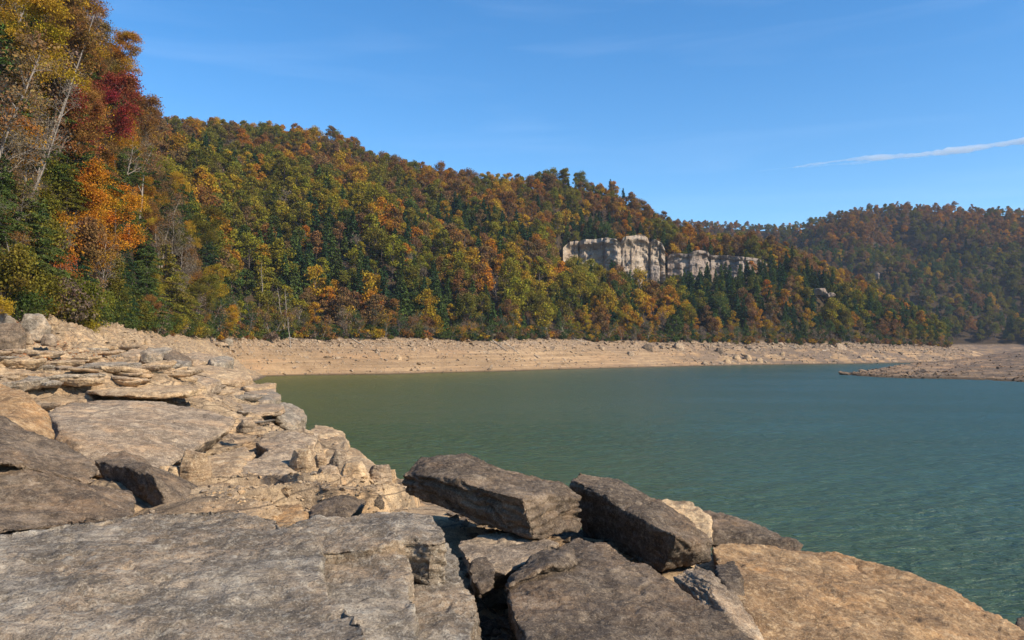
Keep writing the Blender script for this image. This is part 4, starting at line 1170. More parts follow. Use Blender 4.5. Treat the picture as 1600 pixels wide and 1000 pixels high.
TINTS = {
    'olive green': (0.150, 0.132, 0.022), 'dark green': (0.072, 0.098, 0.025), 'yellow-green': (0.225, 0.185, 0.022), 'golden': (0.36, 0.215, 0.022),
    'orange': (0.36, 0.165, 0.020), 'rust': (0.235, 0.115, 0.034), 'russet brown': (0.20, 0.115, 0.048), 'crimson': (0.22, 0.045, 0.030), 'bright orange': (0.44, 0.19, 0.020), 'red-orange': (0.50, 0.135, 0.030), 'grey-brown': (0.19, 0.14, 0.10), 'deep green': (0.036, 0.066, 0.026)}
def tint_of(name, rr, var=0.18):
    c = TINTS[name]; k = 1.10 * (1 + rr.uniform(-var, var))
    return [c[0] * k * (1 + rr.uniform(-.1, .1)), c[1] * k, c[2] * k]

def plant(p, name, label, cat, loc, rz, sc, tint, group):
    root = empty(name, loc, rz, sc)
    tag(root, label, cat, group)
    t = bpy.data.objects.new('trunk', p.trunk); link(t, root)
    if p.crown:
        c = bpy.data.objects.new('crown', p.crown); c['tint'] = tint; link(c, root)
    return root

ND = {
 'gold': proto('near', near_deciduous(301, 15, 5.0, 13000, 0.115, nb=11, twigs=5)),
 'gold2': proto('near', near_deciduous(302, 13, 4.2, 11000, 0.115, nb=10, twigs=5, lean=(0.15, -0.1))),
 'round': proto('near', near_deciduous(303, 12, 4.6, 13000, 0.115, nb=12, twigs=5, first=0.2)),
 'thin': proto('near', near_deciduous(304, 15, 4.0, 2200, 0.13, nb=11, twigs=6, keep=0.35), bark='pale_bark'),
 'thin2': proto('near', near_deciduous(305, 13, 4.2, 1200, 0.12, nb=12, twigs=7, keep=0.25), bark='pale_bark'),
 'lean': proto('near', near_deciduous(306, 18, 3.6, 700, 0.12, nb=9, twigs=5, lean=(0.42, -0.1), first=0.4, keep=0.2), bark='pale_bark'),
 'hemlock': proto('near', near_conifer(310, 14, 7.5, 11000, 0.22), leafm='needle'),
 'pine': proto('near', near_conifer(311, 11, 8.5, 8000, 0.22), leafm='needle'),
 'bush': proto('near', near_deciduous(320, 3.2, 2.0, 3500, 0.10, nb=12, twigs=5, levels=2, first=0.05, trunk_r=0.06, jitter=0.3)),
 'bush2': proto('near', near_deciduous(321, 2.4, 2.0, 2600, 0.10, nb=12, twigs=5, levels=2, first=0.05, trunk_r=0.05, jitter=0.3)),
}
# where the forest grows: jittered grid in the world
def forest_points():
    rr = random.Random(99)
    out = []
    sp = 4.6
    xs = np.arange(-330, 420, sp); ys = np.arange(30, 560, sp)
    X, Y = np.meshgrid(xs, ys)
    g_ = np.random.default_rng(12)
    X = X.ravel() + g_.uniform(-sp * .45, sp * .45, X.size); Y = Y.ravel() + g_.uniform(-sp * .45, sp * .45, Y.size)
    PXa = 800 + X / Y * FPX
    ok = (PXa > -420) & (PXa < 1510)
    X, Y, PXa = X[ok], Y[ok], PXa[ok]
    rt, rr_ = table(PXa, HILL, 2), table(PXa, HILL, 6)
    Z = hill_z(PXa, Y)
    ok = (Y > rt + 1.0) & (Y < rr_ + 45) & (Z > 8.5)
    # no trees through or right in front of the cliffs
    czone = (PXa > 880) & (PXa < 1040) & (Y > 386) & (Y < 404.5)
    czone |= (PXa > 876) & (PXa < 950) & (Y > 374) & (Y < 403)
    czone |= (PXa > 1040) & (PXa < 1236) & (Y > 398) & (Y < 411)
    czone |= (PXa > 1266) & (PXa < 1300) & (Y > 396) & (Y < 408)
    ok &= ~czone
    ok &= ~((PXa < 225) & (Y < rt + 16))
    return X[ok], Y[ok], Z[ok], PXa[ok]
FX, FY, FZ, FPXa = forest_points()
PYa = 545 - (FZ - EYE) * FPX / FY
q = np.stack([FX * 0.018, FY * 0.018, 0 * FX], 1)
n1 = fbm(q, 3, 61); n2 = fbm(q * 2.3, 3, 63)
hgt = (FZ - 9) / np.maximum(table(FPXa, HILL, 7) - 9, 20)        # 0 at the beach, 1 at the ridge
rr = random.Random(21)
idx_near = np.argsort(FY + np.where(FPXa < -60, 9999, 0) + np.where(FPXa > 1500, 9999, 0) + np.where(FPXa < 235, 90, 0))
front = (FY < table(FPXa, HILL, 2) + 9)
forest = []
for i in range(len(FX)):
    h = hgt[i]; px = FPXa[i]
    conif = 0.13 + 0.9 * max(0, n1[i]) + (0.25 if 860 < px < 1300 and FY[i] > 360 else 0) + (0.15 if px > 900 else 0)
    if h > 0.72: conif *= 0.12
    if front[i]: conif *= 0.4
    u_ = rr.random()
    if u_ < conif:
        kind = 'conifer'; t = rr.choice(['deep green', 'dark green'])
    elif rr.random() < 0.07:
        kind = 'bare'; t = rr.choice(['grey-brown', 'russet brown', 'grey-brown'])
    else:
        kind = 'broadleaf'
        v = 0.15 + rr.random() * 0.7 + 1.1 * n2[i]
        if h > 0.62:
            t = 'rust' if v < 0.22 else 'orange' if v < 0.36 else 'golden' if v < 0.52 else 'russet brown' if v < 0.70 else 'olive green'
        else:
            t = 'yellow-green' if v < 0.30 else 'olive green' if v < 0.52 else 'golden' if v < 0.68 else 'orange' if v < 0.77 else 'rust' if v < 0.85 else 'dark green' if v < 0.93 else 'russet brown'
            if px > 1150 and t in ('golden', 'yellow-green') and rr.random() < .5: t = 'dark green'
    sc = rr.uniform(0.62, 1.15) * (0.8 if front[i] else 1.0) * (0.85 if h > 0.8 else 1)
    if px < 235 and t in ('olive green', 'dark green', 'deep green', 'yellow-green') and kind != 'conifer' and rr.random() < 0.7: t = rr.choice(['rust', 'golden', 'russet brown', 'orange'])
    if 880 < px < 1045 and 365 < FY[i] < 410: sc *= 0.62
    elif 1045 <= px < 1250 and 375 < FY[i] < 410: sc *= 0.88
    forest.append((FX[i], FY[i], FZ[i], px, kind, t, sc))
order = [i for i in idx_near if -60 < FPXa[i] < 1500 and FY[i] < 9000][:290]
single = set(int(i) for i in order)

def where(px):
    marks = [(60, 'at the left edge'), (130, 'above the orange maple'), (200, 'above crimson maple'), (260, 'above dark hemlock'), (330, 'above rock pile'), (420, 'left of bare trunks'), (470, 'by the bare trunks'), (560, 'right of bare trunks'), (660, 'above left beach'), (760, 'above white stone'),
             (870, 'above middle beach'), (1040, 'below tall cliff'), (1240, 'below low cliff'), (1330, 'below small outcrop'), (1600, 'on the point')]
    for lim, w in marks:
        if px < lim: return w
    return 'on the point'
KW = {'broadleaf': 'broadleaf', 'conifer': 'conifer', 'bare': 'half-bare tree'}
nm = {'broadleaf': 'broadleaf_tree', 'conifer': 'conifer_tree', 'bare': 'bare_tree'}
srt = sorted(order, key=lambda i: FPXa[i])
rr = random.Random(31)
for k, i in enumerate(srt):
    x, y, z, px, kind, t, sc = forest[i]
    L = forest[srt[k - 1]][5] if k else 'dark'; Rr = forest[srt[k + 1]][5] if k + 1 < len(srt) else 'dark'
    p = rr.choice({'broadleaf': FD, 'conifer': FC, 'bare': FB}[kind])
    if y < 190: p = ND[rr.choice({'broadleaf': ['round', 'gold', 'gold2'], 'conifer': ['hemlock', 'pine'], 'bare': ['thin', 'thin2']}[kind])]; sc *= 0.85
    up_ = y - float(table(px, HILL, 2))
    rowl = 'front row' if front[i] else 'second row' if up_ < 18 else 'low on slope' if up_ < 45 else 'midway up slope' if up_ < 110 else 'high on slope'
    sw = 'tall ' if sc > 1.08 else 'low ' if sc < 0.72 else ''
    lab = f'{sw}{t} {KW[kind]} between {L} and {Rr}, {rowl}, {where(px)}'
    if len(lab.split()) > 16: lab = f'{sw}{t} {KW[kind]} right of {L} one, {rowl}, {where(px)}'
    if len(lab.split()) > 16: lab = lab.replace(', front row', '').replace(', second row', '').replace('half-bare tree', 'bare tree')
    plant(p, nm[kind], lab, 'tree', (x, y, z - 0.2), rr.uniform(0, 6.28), sc, tint_of(t, rr), 'trees along the foot of the wooded hill')

# the rest of the woods: one object each hill, instanced from the same trees
pc = bpy.data.collections.new('tree_kinds')
protos = FD + FC + FB + SH
for k, p in enumerate(protos):
    tv, tf, lv, bark, leafm = p.joined
    Vv = np.concatenate([tv, lv[0]]); Ff = np.concatenate([tf, lv[1] + len(tv)])
    mi = np.concatenate([np.zeros(len(tf)), np.ones(len(lv[1]))])
    o = bpy.data.objects.new('k%02d' % k, mesh_np('tree_kind', Vv, Ff, [M[bark], M[leafm]], False, mi))
    pc.objects.link(o)
def forest_obj(name, label, pts):
    """pts: (x, y, z, proto index, scale, rot, tint)"""
    me = bpy.data.meshes.new(name)
    me.vertices.add(len(pts)); me.vertices.foreach_set('co', np.array([p[:3] for p in pts], np.float32).ravel())
    for an, ty, key in (('kind_id', 'INT', 3), ('size', 'FLOAT', 4), ('turn', 'FLOAT', 5)):
        a = me.attributes.new(an, ty, 'POINT'); a.data.foreach_set('value', np.array([p[key] for p in pts], np.int32 if ty == 'INT' else np.float32))
    a = me.attributes.new('tint', 'FLOAT_VECTOR', 'POINT'); a.data.foreach_set('vector', np.array([p[6] for p in pts], np.float32).ravel())
    o = link(bpy.data.objects.new(name, me))
    ng = bpy.data.node_groups.new(name, 'GeometryNodeTree')
    ng.interface.new_socket('Geometry', in_out='INPUT', socket_type='NodeSocketGeometry')
    ng.interface.new_socket('Geometry', in_out='OUTPUT', socket_type='NodeSocketGeometry')
    a_in = ng.nodes.new('NodeGroupInput'); a_out = ng.nodes.new('NodeGroupOutput')
    iop = ng.nodes.new('GeometryNodeInstanceOnPoints'); iop.inputs['Pick Instance'].default_value = True
    ci = ng.nodes.new('GeometryNodeCollectionInfo'); ci.inputs['Collection'].default_value = pc
    ci.inputs['Separate Children'].default_value = True; ci.inputs['Reset Children'].default_value = True
    def attr(nm_, ty):
        n = ng.nodes.new('GeometryNodeInputNamedAttribute'); n.data_type = ty; n.inputs['Name'].default_value = nm_
        return n.outputs['Attribute']
    L = ng.links.new
    L(a_in.outputs[0], iop.inputs['Points']); L(ci.outputs[0], iop.inputs['Instance'])
    L(attr('kind_id', 'INT'), iop.inputs['Instance Index']); L(attr('size', 'FLOAT'), iop.inputs['Scale'])
    cx = ng.nodes.new('ShaderNodeCombineXYZ'); L(attr('turn', 'FLOAT'), cx.inputs['Z'])
    L(cx.outputs[0], iop.inputs['Rotation'])
    L(iop.outputs[0], a_out.inputs[0])
    md = o.modifiers.new('forest', 'NODES'); md.node_group = ng
    tag(o, label, kind='stuff')
    return o
def pid(kind, rr):
    return rr.randrange(8) if kind == 'broadleaf' else 8 + rr.randrange(4) if kind == 'conifer' else 12 + rr.randrange(3) if kind == 'bare' else 15 + rr.randrange(3)
rr = random.Random(41)
pts = []
for i, (x, y, z, px, kind, t, sc) in enumerate(forest):
    if i in single: continue
    pts.append((x, y, z - 0.2, pid(kind, rr), sc, rr.uniform(0, 6.28), tint_of(t, rr)))
forest_obj('forest', 'autumn woods covering the long hill behind its front rows of trees', pts)
# the far hill
g_ = np.random.default_rng(14)
X, Y = np.meshgrid(np.arange(90, 1180, 6.6), np.arange(420, 985, 6.6))
X = X.ravel() + g_.uniform(-3.5, 3.5, X.size); Y = Y.ravel() + g_.uniform(-3.5, 3.5, Y.size)
PXf = 800 + X / Y * FPX
ok = (PXf > 1000) & (PXf < 2100); X, Y, PXf = X[ok], Y[ok], PXf[ok]
ok = (Y > table(PXf, FAR, 1) + 2) & (Y < table(PXf, FAR, 2) + 15); X, Y, PXf = X[ok], Y[ok], PXf[ok]
Zf = far_z(PXf, Y)
n1 = fbm(np.stack([X * .01, Y * .01, 0 * X], 1), 3, 71)
pts = []
for x, y, z, nn, px in zip(X, Y, Zf, n1, PXf):
    h = (z - 9) / 150; v = rr.random() + nn * 0.6
    kind = 'conifer' if rr.random() < (0.14 + max(0, nn) * 0.5) * max(0, 0.85 - h) else 'broadleaf'
    if kind == 'conifer': t = 'deep green'
    elif h > 0.6: t = 'rust' if v < .3 else 'russet brown' if v < .55 else 'orange' if v < .68 else 'olive green'
    else: t = 'olive green' if v < .4 else 'dark green' if v < .7 else 'golden' if v < .76 else 'rust' if v < .88 else 'russet brown'
    pts.append((x, y, z - 0.3, pid(kind, rr), rr.uniform(0.7, 1.1) * (0.85 if h > 0.85 else 1), rr.uniform(0, 6.28), tint_of(t, rr)))
forest_obj('forest', 'darker autumn woods covering the far hill on the right', pts)
# low growth along the edge of the woods
pts = []
g_ = np.random.default_rng(15)
pxe = g_.uniform(225, 1485, 1500)
rt = table(pxe, HILL, 2)
re = rt + g_.uniform(-1.0, 5, len(pxe))
ze = hill_z(pxe, re)
for px, r, z in zip(pxe, re, ze):
    t = rr.choice(['olive green', 'dark green', 'rust', 'grey-brown', 'russet brown', 'golden', 'dark green', 'deep green'])
    pts.append(((px - 800) / FPX * r, r, z - 0.2, pid('shrub' if rr.random() < .8 else 'bare', rr), rr.uniform(0.3, 0.9) if r > rt_ + 0 else .4, rr.uniform(0, 6.28), tint_of(t, rr)))
forest_obj('undergrowth', 'bushes and saplings along the lower edge of the woods', pts)

# tall bare trunks standing in the front of the woods
for px, d, h, lab in ((441, 212, 15, 'tall pale bare trunk with thin top, left of the close pair above beach'), (445.5, 213, 14, 'tall pale bare trunk, right one of the close pair above the beach'),
                      (404, 214, 17, 'thin grey bare trunk left of the close pair'), (454, 209, 9, 'short dark bare trunk just right of the close pair'),
                      (688, 246, 8, 'small bleached dead tree above the white shore stone')):
    segs, _ = branching(int(px), h, 1.8, 2, trunk_r=0.2, nb=6, first=0.6, twigs=3)
    tv, tf = tubes(segs, 5)
    z = float(hill_z(np.array([px]), np.array([float(d)]))[0])
    r_ = empty('bare_tree', ((px - 800) / FPX * d, d, z)); tag(r_, lab, 'tree', 'bare trunks above the beach')
    link(bpy.data.objects.new('trunk', mesh_np('trunk', tv, tf, [M['pale_bark']])), r_)

# ------------------------------------------------------------------ the near trees on the left
def ground_at(px, r):
    rt = float(table(px, HILL, 2))
    zh = float(hill_z(np.array([float(px)]), np.array([float(r)]))[0])
    if r < rt + 2:
        zb = float(bank_z(np.array([(px - 800) / FPX * r]), np.array([float(r)]))[0])
        return zb if r < rt - 3 else max(zb, zh - 0.5)
    return zh
GL = 'near trees on the left slope'
near = [ # kind, px, depth behind the tree line, scale, tint, label
 ('gold', 20, 30, 1.25, 'golden', 'big golden tree at the top left corner'), ('gold2', 80, 26, 1.2, 'golden', 'tall gold tree leaning at the top edge'),
 ('round', 60, 36, 1.2, 'orange', 'orange crown high behind the gold trees'), ('round', 100, 15, 1.15, 'crimson', 'crimson maple high on the left slope'),
 ('round', 138, 22, 0.9, 'crimson', 'smaller dark red maple right of the crimson maple'), ('gold', 122, 34, 0.85, 'golden', 'pale gold tree at the skyline above the crimson maple'),
 ('thin2', 180, 18, 1.0, 'russet brown', 'bare twiggy tree sticking out at the skyline beside the crimson maple'), ('thin', 214, 26, 1.0, 'russet brown', 'thin reddish tree sloping off the skyline'),
 ('lean', 52, 14, 1.0, 'grey-brown', 'leaning pale-barked tree crossing in front of the crimson maple'), ('lean', -20, 22, 1.0, 'golden', 'slanting pale trunk in the top left corner'),
 ('lean', 30, 9, 0.75, 'grey-brown', 'second leaning pale trunk, left of the crimson maple'),
 ('thin', 8, 8, 0.95, 'grey-brown', 'grey half-bare tree along the left edge'), ('thin2', 36, 12, 1.0, 'grey-brown', 'grey-brown bare tree just inside the left edge'), ('thin', -34, 5, 1.1, 'russet brown', 'sparse russet tree cut by the left edge'),
 ('hemlock', -10, 14, 0.9, 'dark green', 'dark hemlock hanging in from the left edge'), ('round', 70, 14, 0.85, 'rust', 'rust brown tree behind the orange maple'),
 ('gold', 125, 5, 0.85, 'bright orange', 'bright orange maple in the middle of the left slope'), ('round', 84, 2, 0.62, 'red-orange', 'red-orange young maple low on the slope'),
 ('gold2', 152, 5, 0.85, 'bright orange', 'orange tree with arching branches over the dark hemlock'), ('round', 140, 4, 0.6, 'golden', 'small gold tree above the green bushes'),
 ('gold', 185, 10, 0.75, 'golden', 'gold-orange tree beside the dark hemlock'), ('thin2', 150, 3, 0.6, 'rust', 'thin bare young tree between the orange ones'),
 ('hemlock', 226, 8, 0.85, 'dark green', 'dark green hemlock right of the orange trees'), ('pine', 258, 6, 1.15, 'olive green', 'light green spreading hemlock right of the dark one'),
 ('hemlock', 205, 2, 0.5, 'dark green', 'short hemlock in the shade of the orange trees'), ('pine', 228, 1, 0.8, 'dark green', 'low spreading hemlock at the bank edge'),
 ('thin', 250, 22, 0.9, 'russet brown', 'grey-red bare tree above the hemlocks'), ('thin2', 272, 18, 0.95, 'grey-brown', 'pale bare tree above the light green hemlock'),
 ('thin', 285, 10, 0.9, 'grey-brown', 'twiggy grey tree right of the light green hemlock'), ('round', 300, 6, 0.75, 'olive green', 'olive green tree over the end of the rock pile'),
 ('gold2', 322, 8, 0.8, 'golden', 'gold tree right of the light green hemlock'), ('round', 318, 2, 0.5, 'golden', 'low yellow tree at the end of the rock pile'),
 ('pine', 285, 3, 0.9, 'olive green', 'second light green hemlock, lower'), ('hemlock', 60, 20, 1.0, 'dark green', 'dark hemlock half hidden behind the orange maple'),
 ('pine', 110, 14, 1.0, 'dark green', 'dark spreading conifer behind the bright orange maple'), ('round', 12, 20, 1.0, 'rust', 'rusty crown at the left edge, half way up'),
 ('gold2', 236, 22, 0.7, 'rust', 'rust tree on the skyline where the slope meets the long hill'), ('round', 258, 24, 0.7, 'olive green', 'green crown on the skyline above the bare trees'),
 ('thin', 90, 2, 0.5, 'grey-brown', 'thin grey sapling standing in the bushes'), ('hemlock', 175, 16, 0.9, 'dark green', 'hemlock top showing between the orange trees'),
 ('pine', 40, 4, 0.75, 'dark green', 'low dark conifer behind the left boulders'), ('round', 180, 3, 0.45, 'olive green', 'small leafy green tree over the bank edge'),
]
rr = random.Random(61)
for k, px, dr, sc, t, lab in near:
    r = float(table(px, HILL, 2)) + dr
    z = ground_at(px, r)
    plant(ND[k], 'hemlock_tree' if k in ('hemlock', 'pine') else 'bare_tree' if k in ('thin', 'thin2', 'lean') else 'maple_tree', lab, 'tree', ((px - 800) / FPX * r, r, z - 0.2),
          0.0 if k == 'lean' else rr.uniform(0, 6.28), sc * 1.05, tint_of(t, rr, 0.1), GL)
# the closed growth between them
prev = 'bushes'
spots = [(px_, dr_) for dr_ in (4, 8, 12, 16, 21, 27, 34) for px_ in range(-30, 232, 21)]
for j_, (px, dr) in enumerate(spots):
    px += rr.uniform(-9, 9); dr += rr.uniform(-2.5, 2.5)
    k = rr.choice(['round', 'hemlock', 'gold', 'pine', 'round', 'thin', 'gold2', 'thin2'] if px > 70 else ['thin', 'hemlock', 'thin2', 'pine', 'thin', 'thin2', 'gold2'])
    t = rr.choice(['dark green', 'olive green'] if k in ('hemlock', 'pine') else ['rust', 'golden', 'orange', 'russet brown', 'rust', 'golden'] if dr > 13 else ['olive green', 'rust', 'golden', 'orange', 'russet brown'] if dr > 6 else ['olive green', 'dark green', 'rust', 'golden'])
    if dr < 24 and px > 100 and k in ('gold', 'round', 'gold2'): t = rr.choice(['orange', 'golden', 'rust', 'russet brown'])
    sc = rr.uniform(0.42, 0.62) if dr < 12 else rr.uniform(0.55, 0.8)
    if px > 150: sc *= 0.8
    if dr < 14 and 55 < px < 200:
        k = rr.choice(['hemlock', 'pine', 'bush', 'bush', 'bush']); t = rr.choice(['dark green', 'olive green', 'deep green'] if k != 'bush' else ['rust', 'olive green', 'golden', 'russet brown', 'orange']); sc = rr.uniform(0.36, 0.56) if k in ('hemlock', 'pine') else rr.uniform(1.1, 1.6)
    r = float(table(px, HILL, 2)) + dr
    kn = {'bush': 'bush', 'hemlock': 'hemlock', 'pine': 'conifer', 'thin': 'sparse tree', 'thin2': 'twiggy tree'}.get(k, 'leafy tree')
    hgt_w = 'low' if dr < 7 else 'a third up' if dr < 17 else 'half way up' if dr < 25 else 'high'
    side = 'at the left edge' if px < 25 else 'by the leaning pale trunks' if px < 75 else 'behind the orange maple' if px < 135 else 'near the crimson maple' if px < 185 else 'near the dark hemlock'
    plant(ND[k], 'hemlock_tree' if k in ('hemlock', 'pine') else 'bare_tree' if k in ('thin', 'thin2') else 'shrub' if k == 'bush' else 'maple_tree', ' '.join(f'{t} {kn} by {prev}, {hgt_w} on slope, {side}'.replace('by the leaning pale trunks', 'near leaning trunks').split()[:16]), 'tree',
          ((px - 800) / FPX * r, r, ground_at(px, r) - 0.3), rr.uniform(0, 6.28), sc, tint_of(t, rr), GL)
    prev = f'{t} {"conifer" if k in ("hemlock", "pine") else "one"}'
# bushes along the bank edge
places = {0: 'at the left edge behind the boulders', 70: 'right of the left boulders', 120: 'below the red-orange maple', 165: 'below the orange trees', 215: 'below the hemlocks', 265: 'at the top of the rock pile', 310: 'at the far end of the rock pile'}
keys = sorted(places)
for i in range(44):
    px = 62 + i * 6.2 + rr.uniform(-5, 5) if i >= 4 else -20 + i * 22
    dr = rr.uniform(-2.5, 3.5)
    r = float(table(px, HILL, 2)) + dr
    t = rr.choice(['olive green', 'dark green', 'yellow-green', 'dark green', 'olive green', 'dark green', 'grey-brown'])
    s = rr.uniform(0.7, 1.35)
    w = places[max(k for k in keys if k <= max(px, 0))]
    sw = 'low' if s < 0.9 else 'full' if s < 1.15 else 'tall'
    plant(ND['bush' if i % 2 else 'bush2'], 'shrub', f'{sw} {t} bush {"nearer the rock" if dr < 0.5 else "set back"}, {w}', 'shrub', ((px - 800) / FPX * r, r, ground_at(px, r) - 0.15), rr.uniform(0, 6.28), s * 1.1, tint_of(t, rr), 'bushes along the left bank')
# yellow sapling at the left edge
plant(ND['bush'], 'sapling', 'bright yellow sapling with a bent pale stem at the left edge', 'tree', (at(8, 500, 52).x, 52, at(12, 492, 52).z), 1.0, 0.4, [0.45, 0.30, 0.03], GL)

# ------------------------------------------------------------------ shore debris
pxb = g_.uniform(330, 1520, 7500)
rw, rt = table(pxb, HILL, 1), table(pxb, HILL, 2)
tt = np.where(g_.random(len(pxb)) < 0.6, 1 - np.abs(g_.normal(0, 0.22, len(pxb))), g_.uniform(0.0, 1, len(pxb)))
rb = rw + (rt - rw) * np.clip(tt, 0.02, 1.05)
zb = hill_z(pxb, rb)
P = np.stack([(pxb - 800) / FPX * rb, rb, zb], 1)[zb > 0.05]
sz = g_.lognormal(-1.5, 0.6, len(P)) * np.where((P[:, 0] > 60), 1.5, 1)
Vv, Ff = scatter_mesh(P, sz, 0.8, 0.5, 33)
tag(link(bpy.data.objects.new('beach_rubble', mesh_np('beach_rubble', Vv, Ff, [M['buff_rock']], False))), 'scattered rocks over the far tan shore', kind='stuff')
pxb = 1318 + 380 * g_.random(2800) ** 1.2
rn, rm = table(pxb, SPIT, 1), table(pxb, SPIT, 2)
rb = rn + (rm - rn) * g_.random(len(pxb)) ** 1.5
zb = spit_z(pxb, rb)
P = np.stack([(pxb - 800) / FPX * rb, rb, zb], 1)[zb > 0.02]
Vv, Ff = scatter_mesh(P, g_.lognormal(-1.5, 0.6, len(P)), 0.6, 0.4, 35)
tag(link(bpy.data.objects.new('spit_rubble', mesh_np('spit_rubble', Vv, Ff, [M['spit']], False))), 'broken rocks over the low spit', kind='stuff')
# larger rocks on the far shore that can be told apart
for i, (px, f, w, mt, lab) in enumerate([(622, .45, 2.2, 'tan_rock', 'white shore stone alone in the middle of the beach'), (683, .68, 1.5, 'tan_rock', 'small white stone high on the beach'), (665, .98, 1.8, 'tan_rock', 'pale slab tilted at the edge of the woods'),
        (1012, .72, 4.5, 'brown_rock', 'dark-mouthed block on the upper far shore below the cliff'), (985, .5, 3.2, 'buff_rock', 'pale block on the shore left of the dark-mouthed block'), (1124, .62, 4.2, 'brown_rock', 'dark rock on the upper shore below the cliff band'),
        (1060, .75, 5, 'buff_rock', 'long pale ledge block between two dark shore rocks'), (1150, .35, 4, 'tan_rock', 'bright broken block on the white shore point'), (1168, .3, 3.6, 'tan_rock', 'second bright block on the white shore point'),
        (1135, .2, 3.5, 'tan_rock', 'bright block low on the white shore point'), (1185, .2, 3.5, 'tan_rock', 'rightmost bright block of the white shore point'), (1100, .1, 3, 'buff_rock', 'dark-edged block at the water left of the white point'),
        (1370, .6, 3, 'buff_rock', 'dark seam rock high on the shore below the point trees'), (1222, .5, 2.6, 'tan_rock', 'pale block on the shore right of the white point'), (940, .7, 2.6, 'buff_rock', 'pale block left of the ledge rocks'), (352, .93, 3.4, 'grey_rock', 'round grey boulder at the left end of the beach')]):
    rw_, rt_2 = float(table(px, HILL, 1)), float(table(px, HILL, 2))
    r = rw_ + (rt_2 - rw_) * f
    z = float(hill_z(np.array([float(px)]), np.array([r]))[0])
    rock(lab, hull_bm(chunk_pts(Vector(((px - 800) / FPX * r, r, z)), w, w * 0.45, w * 0.8, 1500 + i)), 0.16, mt, 1.5, rough=0.8, groove=0.05, gfreq=2, group='single rocks on the far shore', sm=1)
# driftwood logs at the high water line
for i, (px, f, L, a, lab) in enumerate([(455, .96, 7, .1, 'pale driftwood log along the top of the beach under the bare trunks'), (560, .9, 5, -.5, 'driftwood log slanting on the beach, left half'), (780, .8, 7, -.9, 'dark driftwood log lying down the beach'),
                                      (800, .75, 6, -.7, 'second dark log beside the one lying down the beach'), (905, .97, 6, .3, 'grey driftwood log at the woods edge left of the cliff'), (1290, .7, 8, .8, 'long driftwood log on the shore below the outcrop'), (1240, .8, 6, -.3, 'driftwood log right of the white point')]):
    rw_, rt_2 = float(table(px, HILL, 1)), float(table(px, HILL, 2))
    r = rw_ + (rt_2 - rw_) * f; x = (px - 800) / FPX * r
    def zz(X, Y): return float(hill_z(np.array([800 + X / Y * FPX]), np.array([Y]))[0])
    d = Vector((math.cos(a), math.sin(a), 0))
    ln = []
    for s in (-.5, -.2, .1, .35, .5):
        X, Y = x + d.x * L * s, r + d.y * L * s
        ln.append((Vector((X, Y, zz(X, Y) + 0.15)), 0.22 - 0.14 * (s + .5)))
    b1 = [(ln[2][0], .08), (ln[2][0] + Vector((.4, .2, .9)), .05), (ln[2][0] + Vector((.6, .5, 1.3)), .02)]
    tv, tf = tubes([ln, b1], 6)
    tag(link(bpy.data.objects.new('driftwood_log', mesh_np('driftwood_log', tv, tf, [M['drift']]))), lab, 'log', 'driftwood on the far shore')

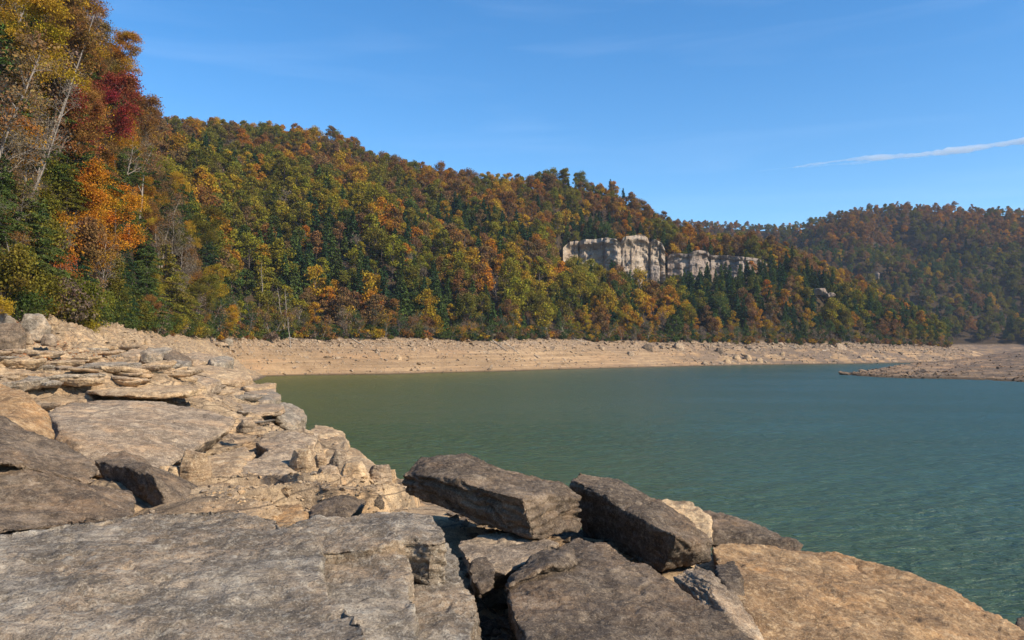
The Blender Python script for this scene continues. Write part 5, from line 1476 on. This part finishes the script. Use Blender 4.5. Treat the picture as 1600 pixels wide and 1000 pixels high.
# ------------------------------------------------------------------ thin streak of cloud over the right ridge
def cloud(name, label, a, b, d, width, dens, seed):
    m, t, o = nodes('cloud_vapour')
    vs = N(t, 'ShaderNodeVolumeScatter', Density=dens, Anisotropy=-0.25)
    vs.inputs['Color'].default_value = (0.98, 0.985, 1, 1)
    t.links.new(vs.outputs[0], o.inputs['Volume'])
    A, B = at(a[0], a[1], d), at(b[0], b[1], d * 0.92)
    rr = random.Random(seed)
    n, sd = 60, 12
    Vs = []
    ax = (B - A).normalized(); up = Vector((0, 0, 1)); side = ax.cross(up).normalized()
    for i in range(n):
        s = i / (n - 1)
        c = A.lerp(B, s) + up * (math.sin(s * 9) * width * .25 + rr.gauss(0, width * .06))
        w = width * (0.10 + 0.9 * s ** 0.7) * (0.75 + 0.25 * math.sin(s * 23 + 1) + rr.gauss(0, .1)) * (1 - 0.9 * max(0, s - .97) / .03)
        if i == 0: w = 0.5
        for k in range(sd):
            th = 2 * math.pi * k / sd
            Vs.append(c + (up * math.cos(th) + side * math.sin(th) * 1.8) * max(0.5, w) * (1 + rr.gauss(0, .12)))
    F = []
    for i in range(n - 1):
        for k in range(sd):
            k2 = (k + 1) % sd
            F.append((i * sd + k, i * sd + k2, (i + 1) * sd + k2, (i + 1) * sd + k))
    me = bpy.data.meshes.new(name)
    me.from_pydata([tuple(v) for v in Vs], [], F + [tuple(range(sd))[::-1], tuple(range((n - 1) * sd, n * sd))])
    me.materials.append(m)
    o2 = link(bpy.data.objects.new(name, me)); tag(o2, label, 'cloud', 'streak clouds')
cloud('cloud', 'bright thin streak of cloud rising to the right edge of the sky', (1235, 262), (1720, 208), 8000, 56, 0.008, 3)
cloud('cloud', 'fainter wisp running just above the lower part of the bright streak', (1180, 268), (1480, 240), 8600, 26, 0.003, 8)

# ------------------------------------------------------------------ haze
# alike neighbours are told apart by their order in view
same = {}
for o in COL.objects:
    if o.get('category'): same.setdefault(o['label'], []).append(o)
def view_x(o):
    c = o.location if o.location.length > 0 else Vector(o.bound_box[0])
    return c.x / max(c.y, 1)
ORD = ['leftmost one', 'second from left', 'third from left', 'fourth from left', 'fifth from left', 'sixth from left', 'seventh from left', 'eighth from left']
for lab, os_ in same.items():
    n_ = len(os_)
    if n_ < 2: continue
    os_.sort(key=view_x)
    for k_, o in enumerate(os_):
        suf = ('left one', 'right one')[k_] if n_ == 2 else 'rightmost one' if k_ == n_ - 1 else 'middle one' if n_ == 3 and k_ == 1 else ORD[min(k_, 7)]
        l2 = lab
        for cut in (', second row', ', low on slope', ', midway up slope', ', high on slope', ' in line', ' loose', ' ledges'):
            if len((l2 + ' ' + suf).split()) <= 16: break
            l2 = l2.replace(cut, '')
        o['label'] = l2 + ', ' + suf


HAZE = 0.00009
if HAZE:
    m, t, o = nodes('haze')
    pv = t.nodes.new('ShaderNodeVolumePrincipled')
    pv.inputs['Color'].default_value = (0.62, 0.76, 1.0, 1); pv.inputs['Density'].default_value = HAZE
    pv.inputs['Anisotropy'].default_value = 0.0
    t.links.new(pv.outputs[0], o.inputs['Volume'])
    bm = bmesh.new(); bmesh.ops.create_cube(bm, size=1)
    for v in bm.verts: v.co = Vector((v.co.x * 2640, v.co.y * 1620 + 460, -7 if v.co.z < 0 else 330))
    me = bpy.data.meshes.new('haze'); bm.to_mesh(me); bm.free(); me.materials.append(m)
    tag(link(bpy.data.objects.new('haze', me)), 'thin blue air over the lake', kind='stuff')
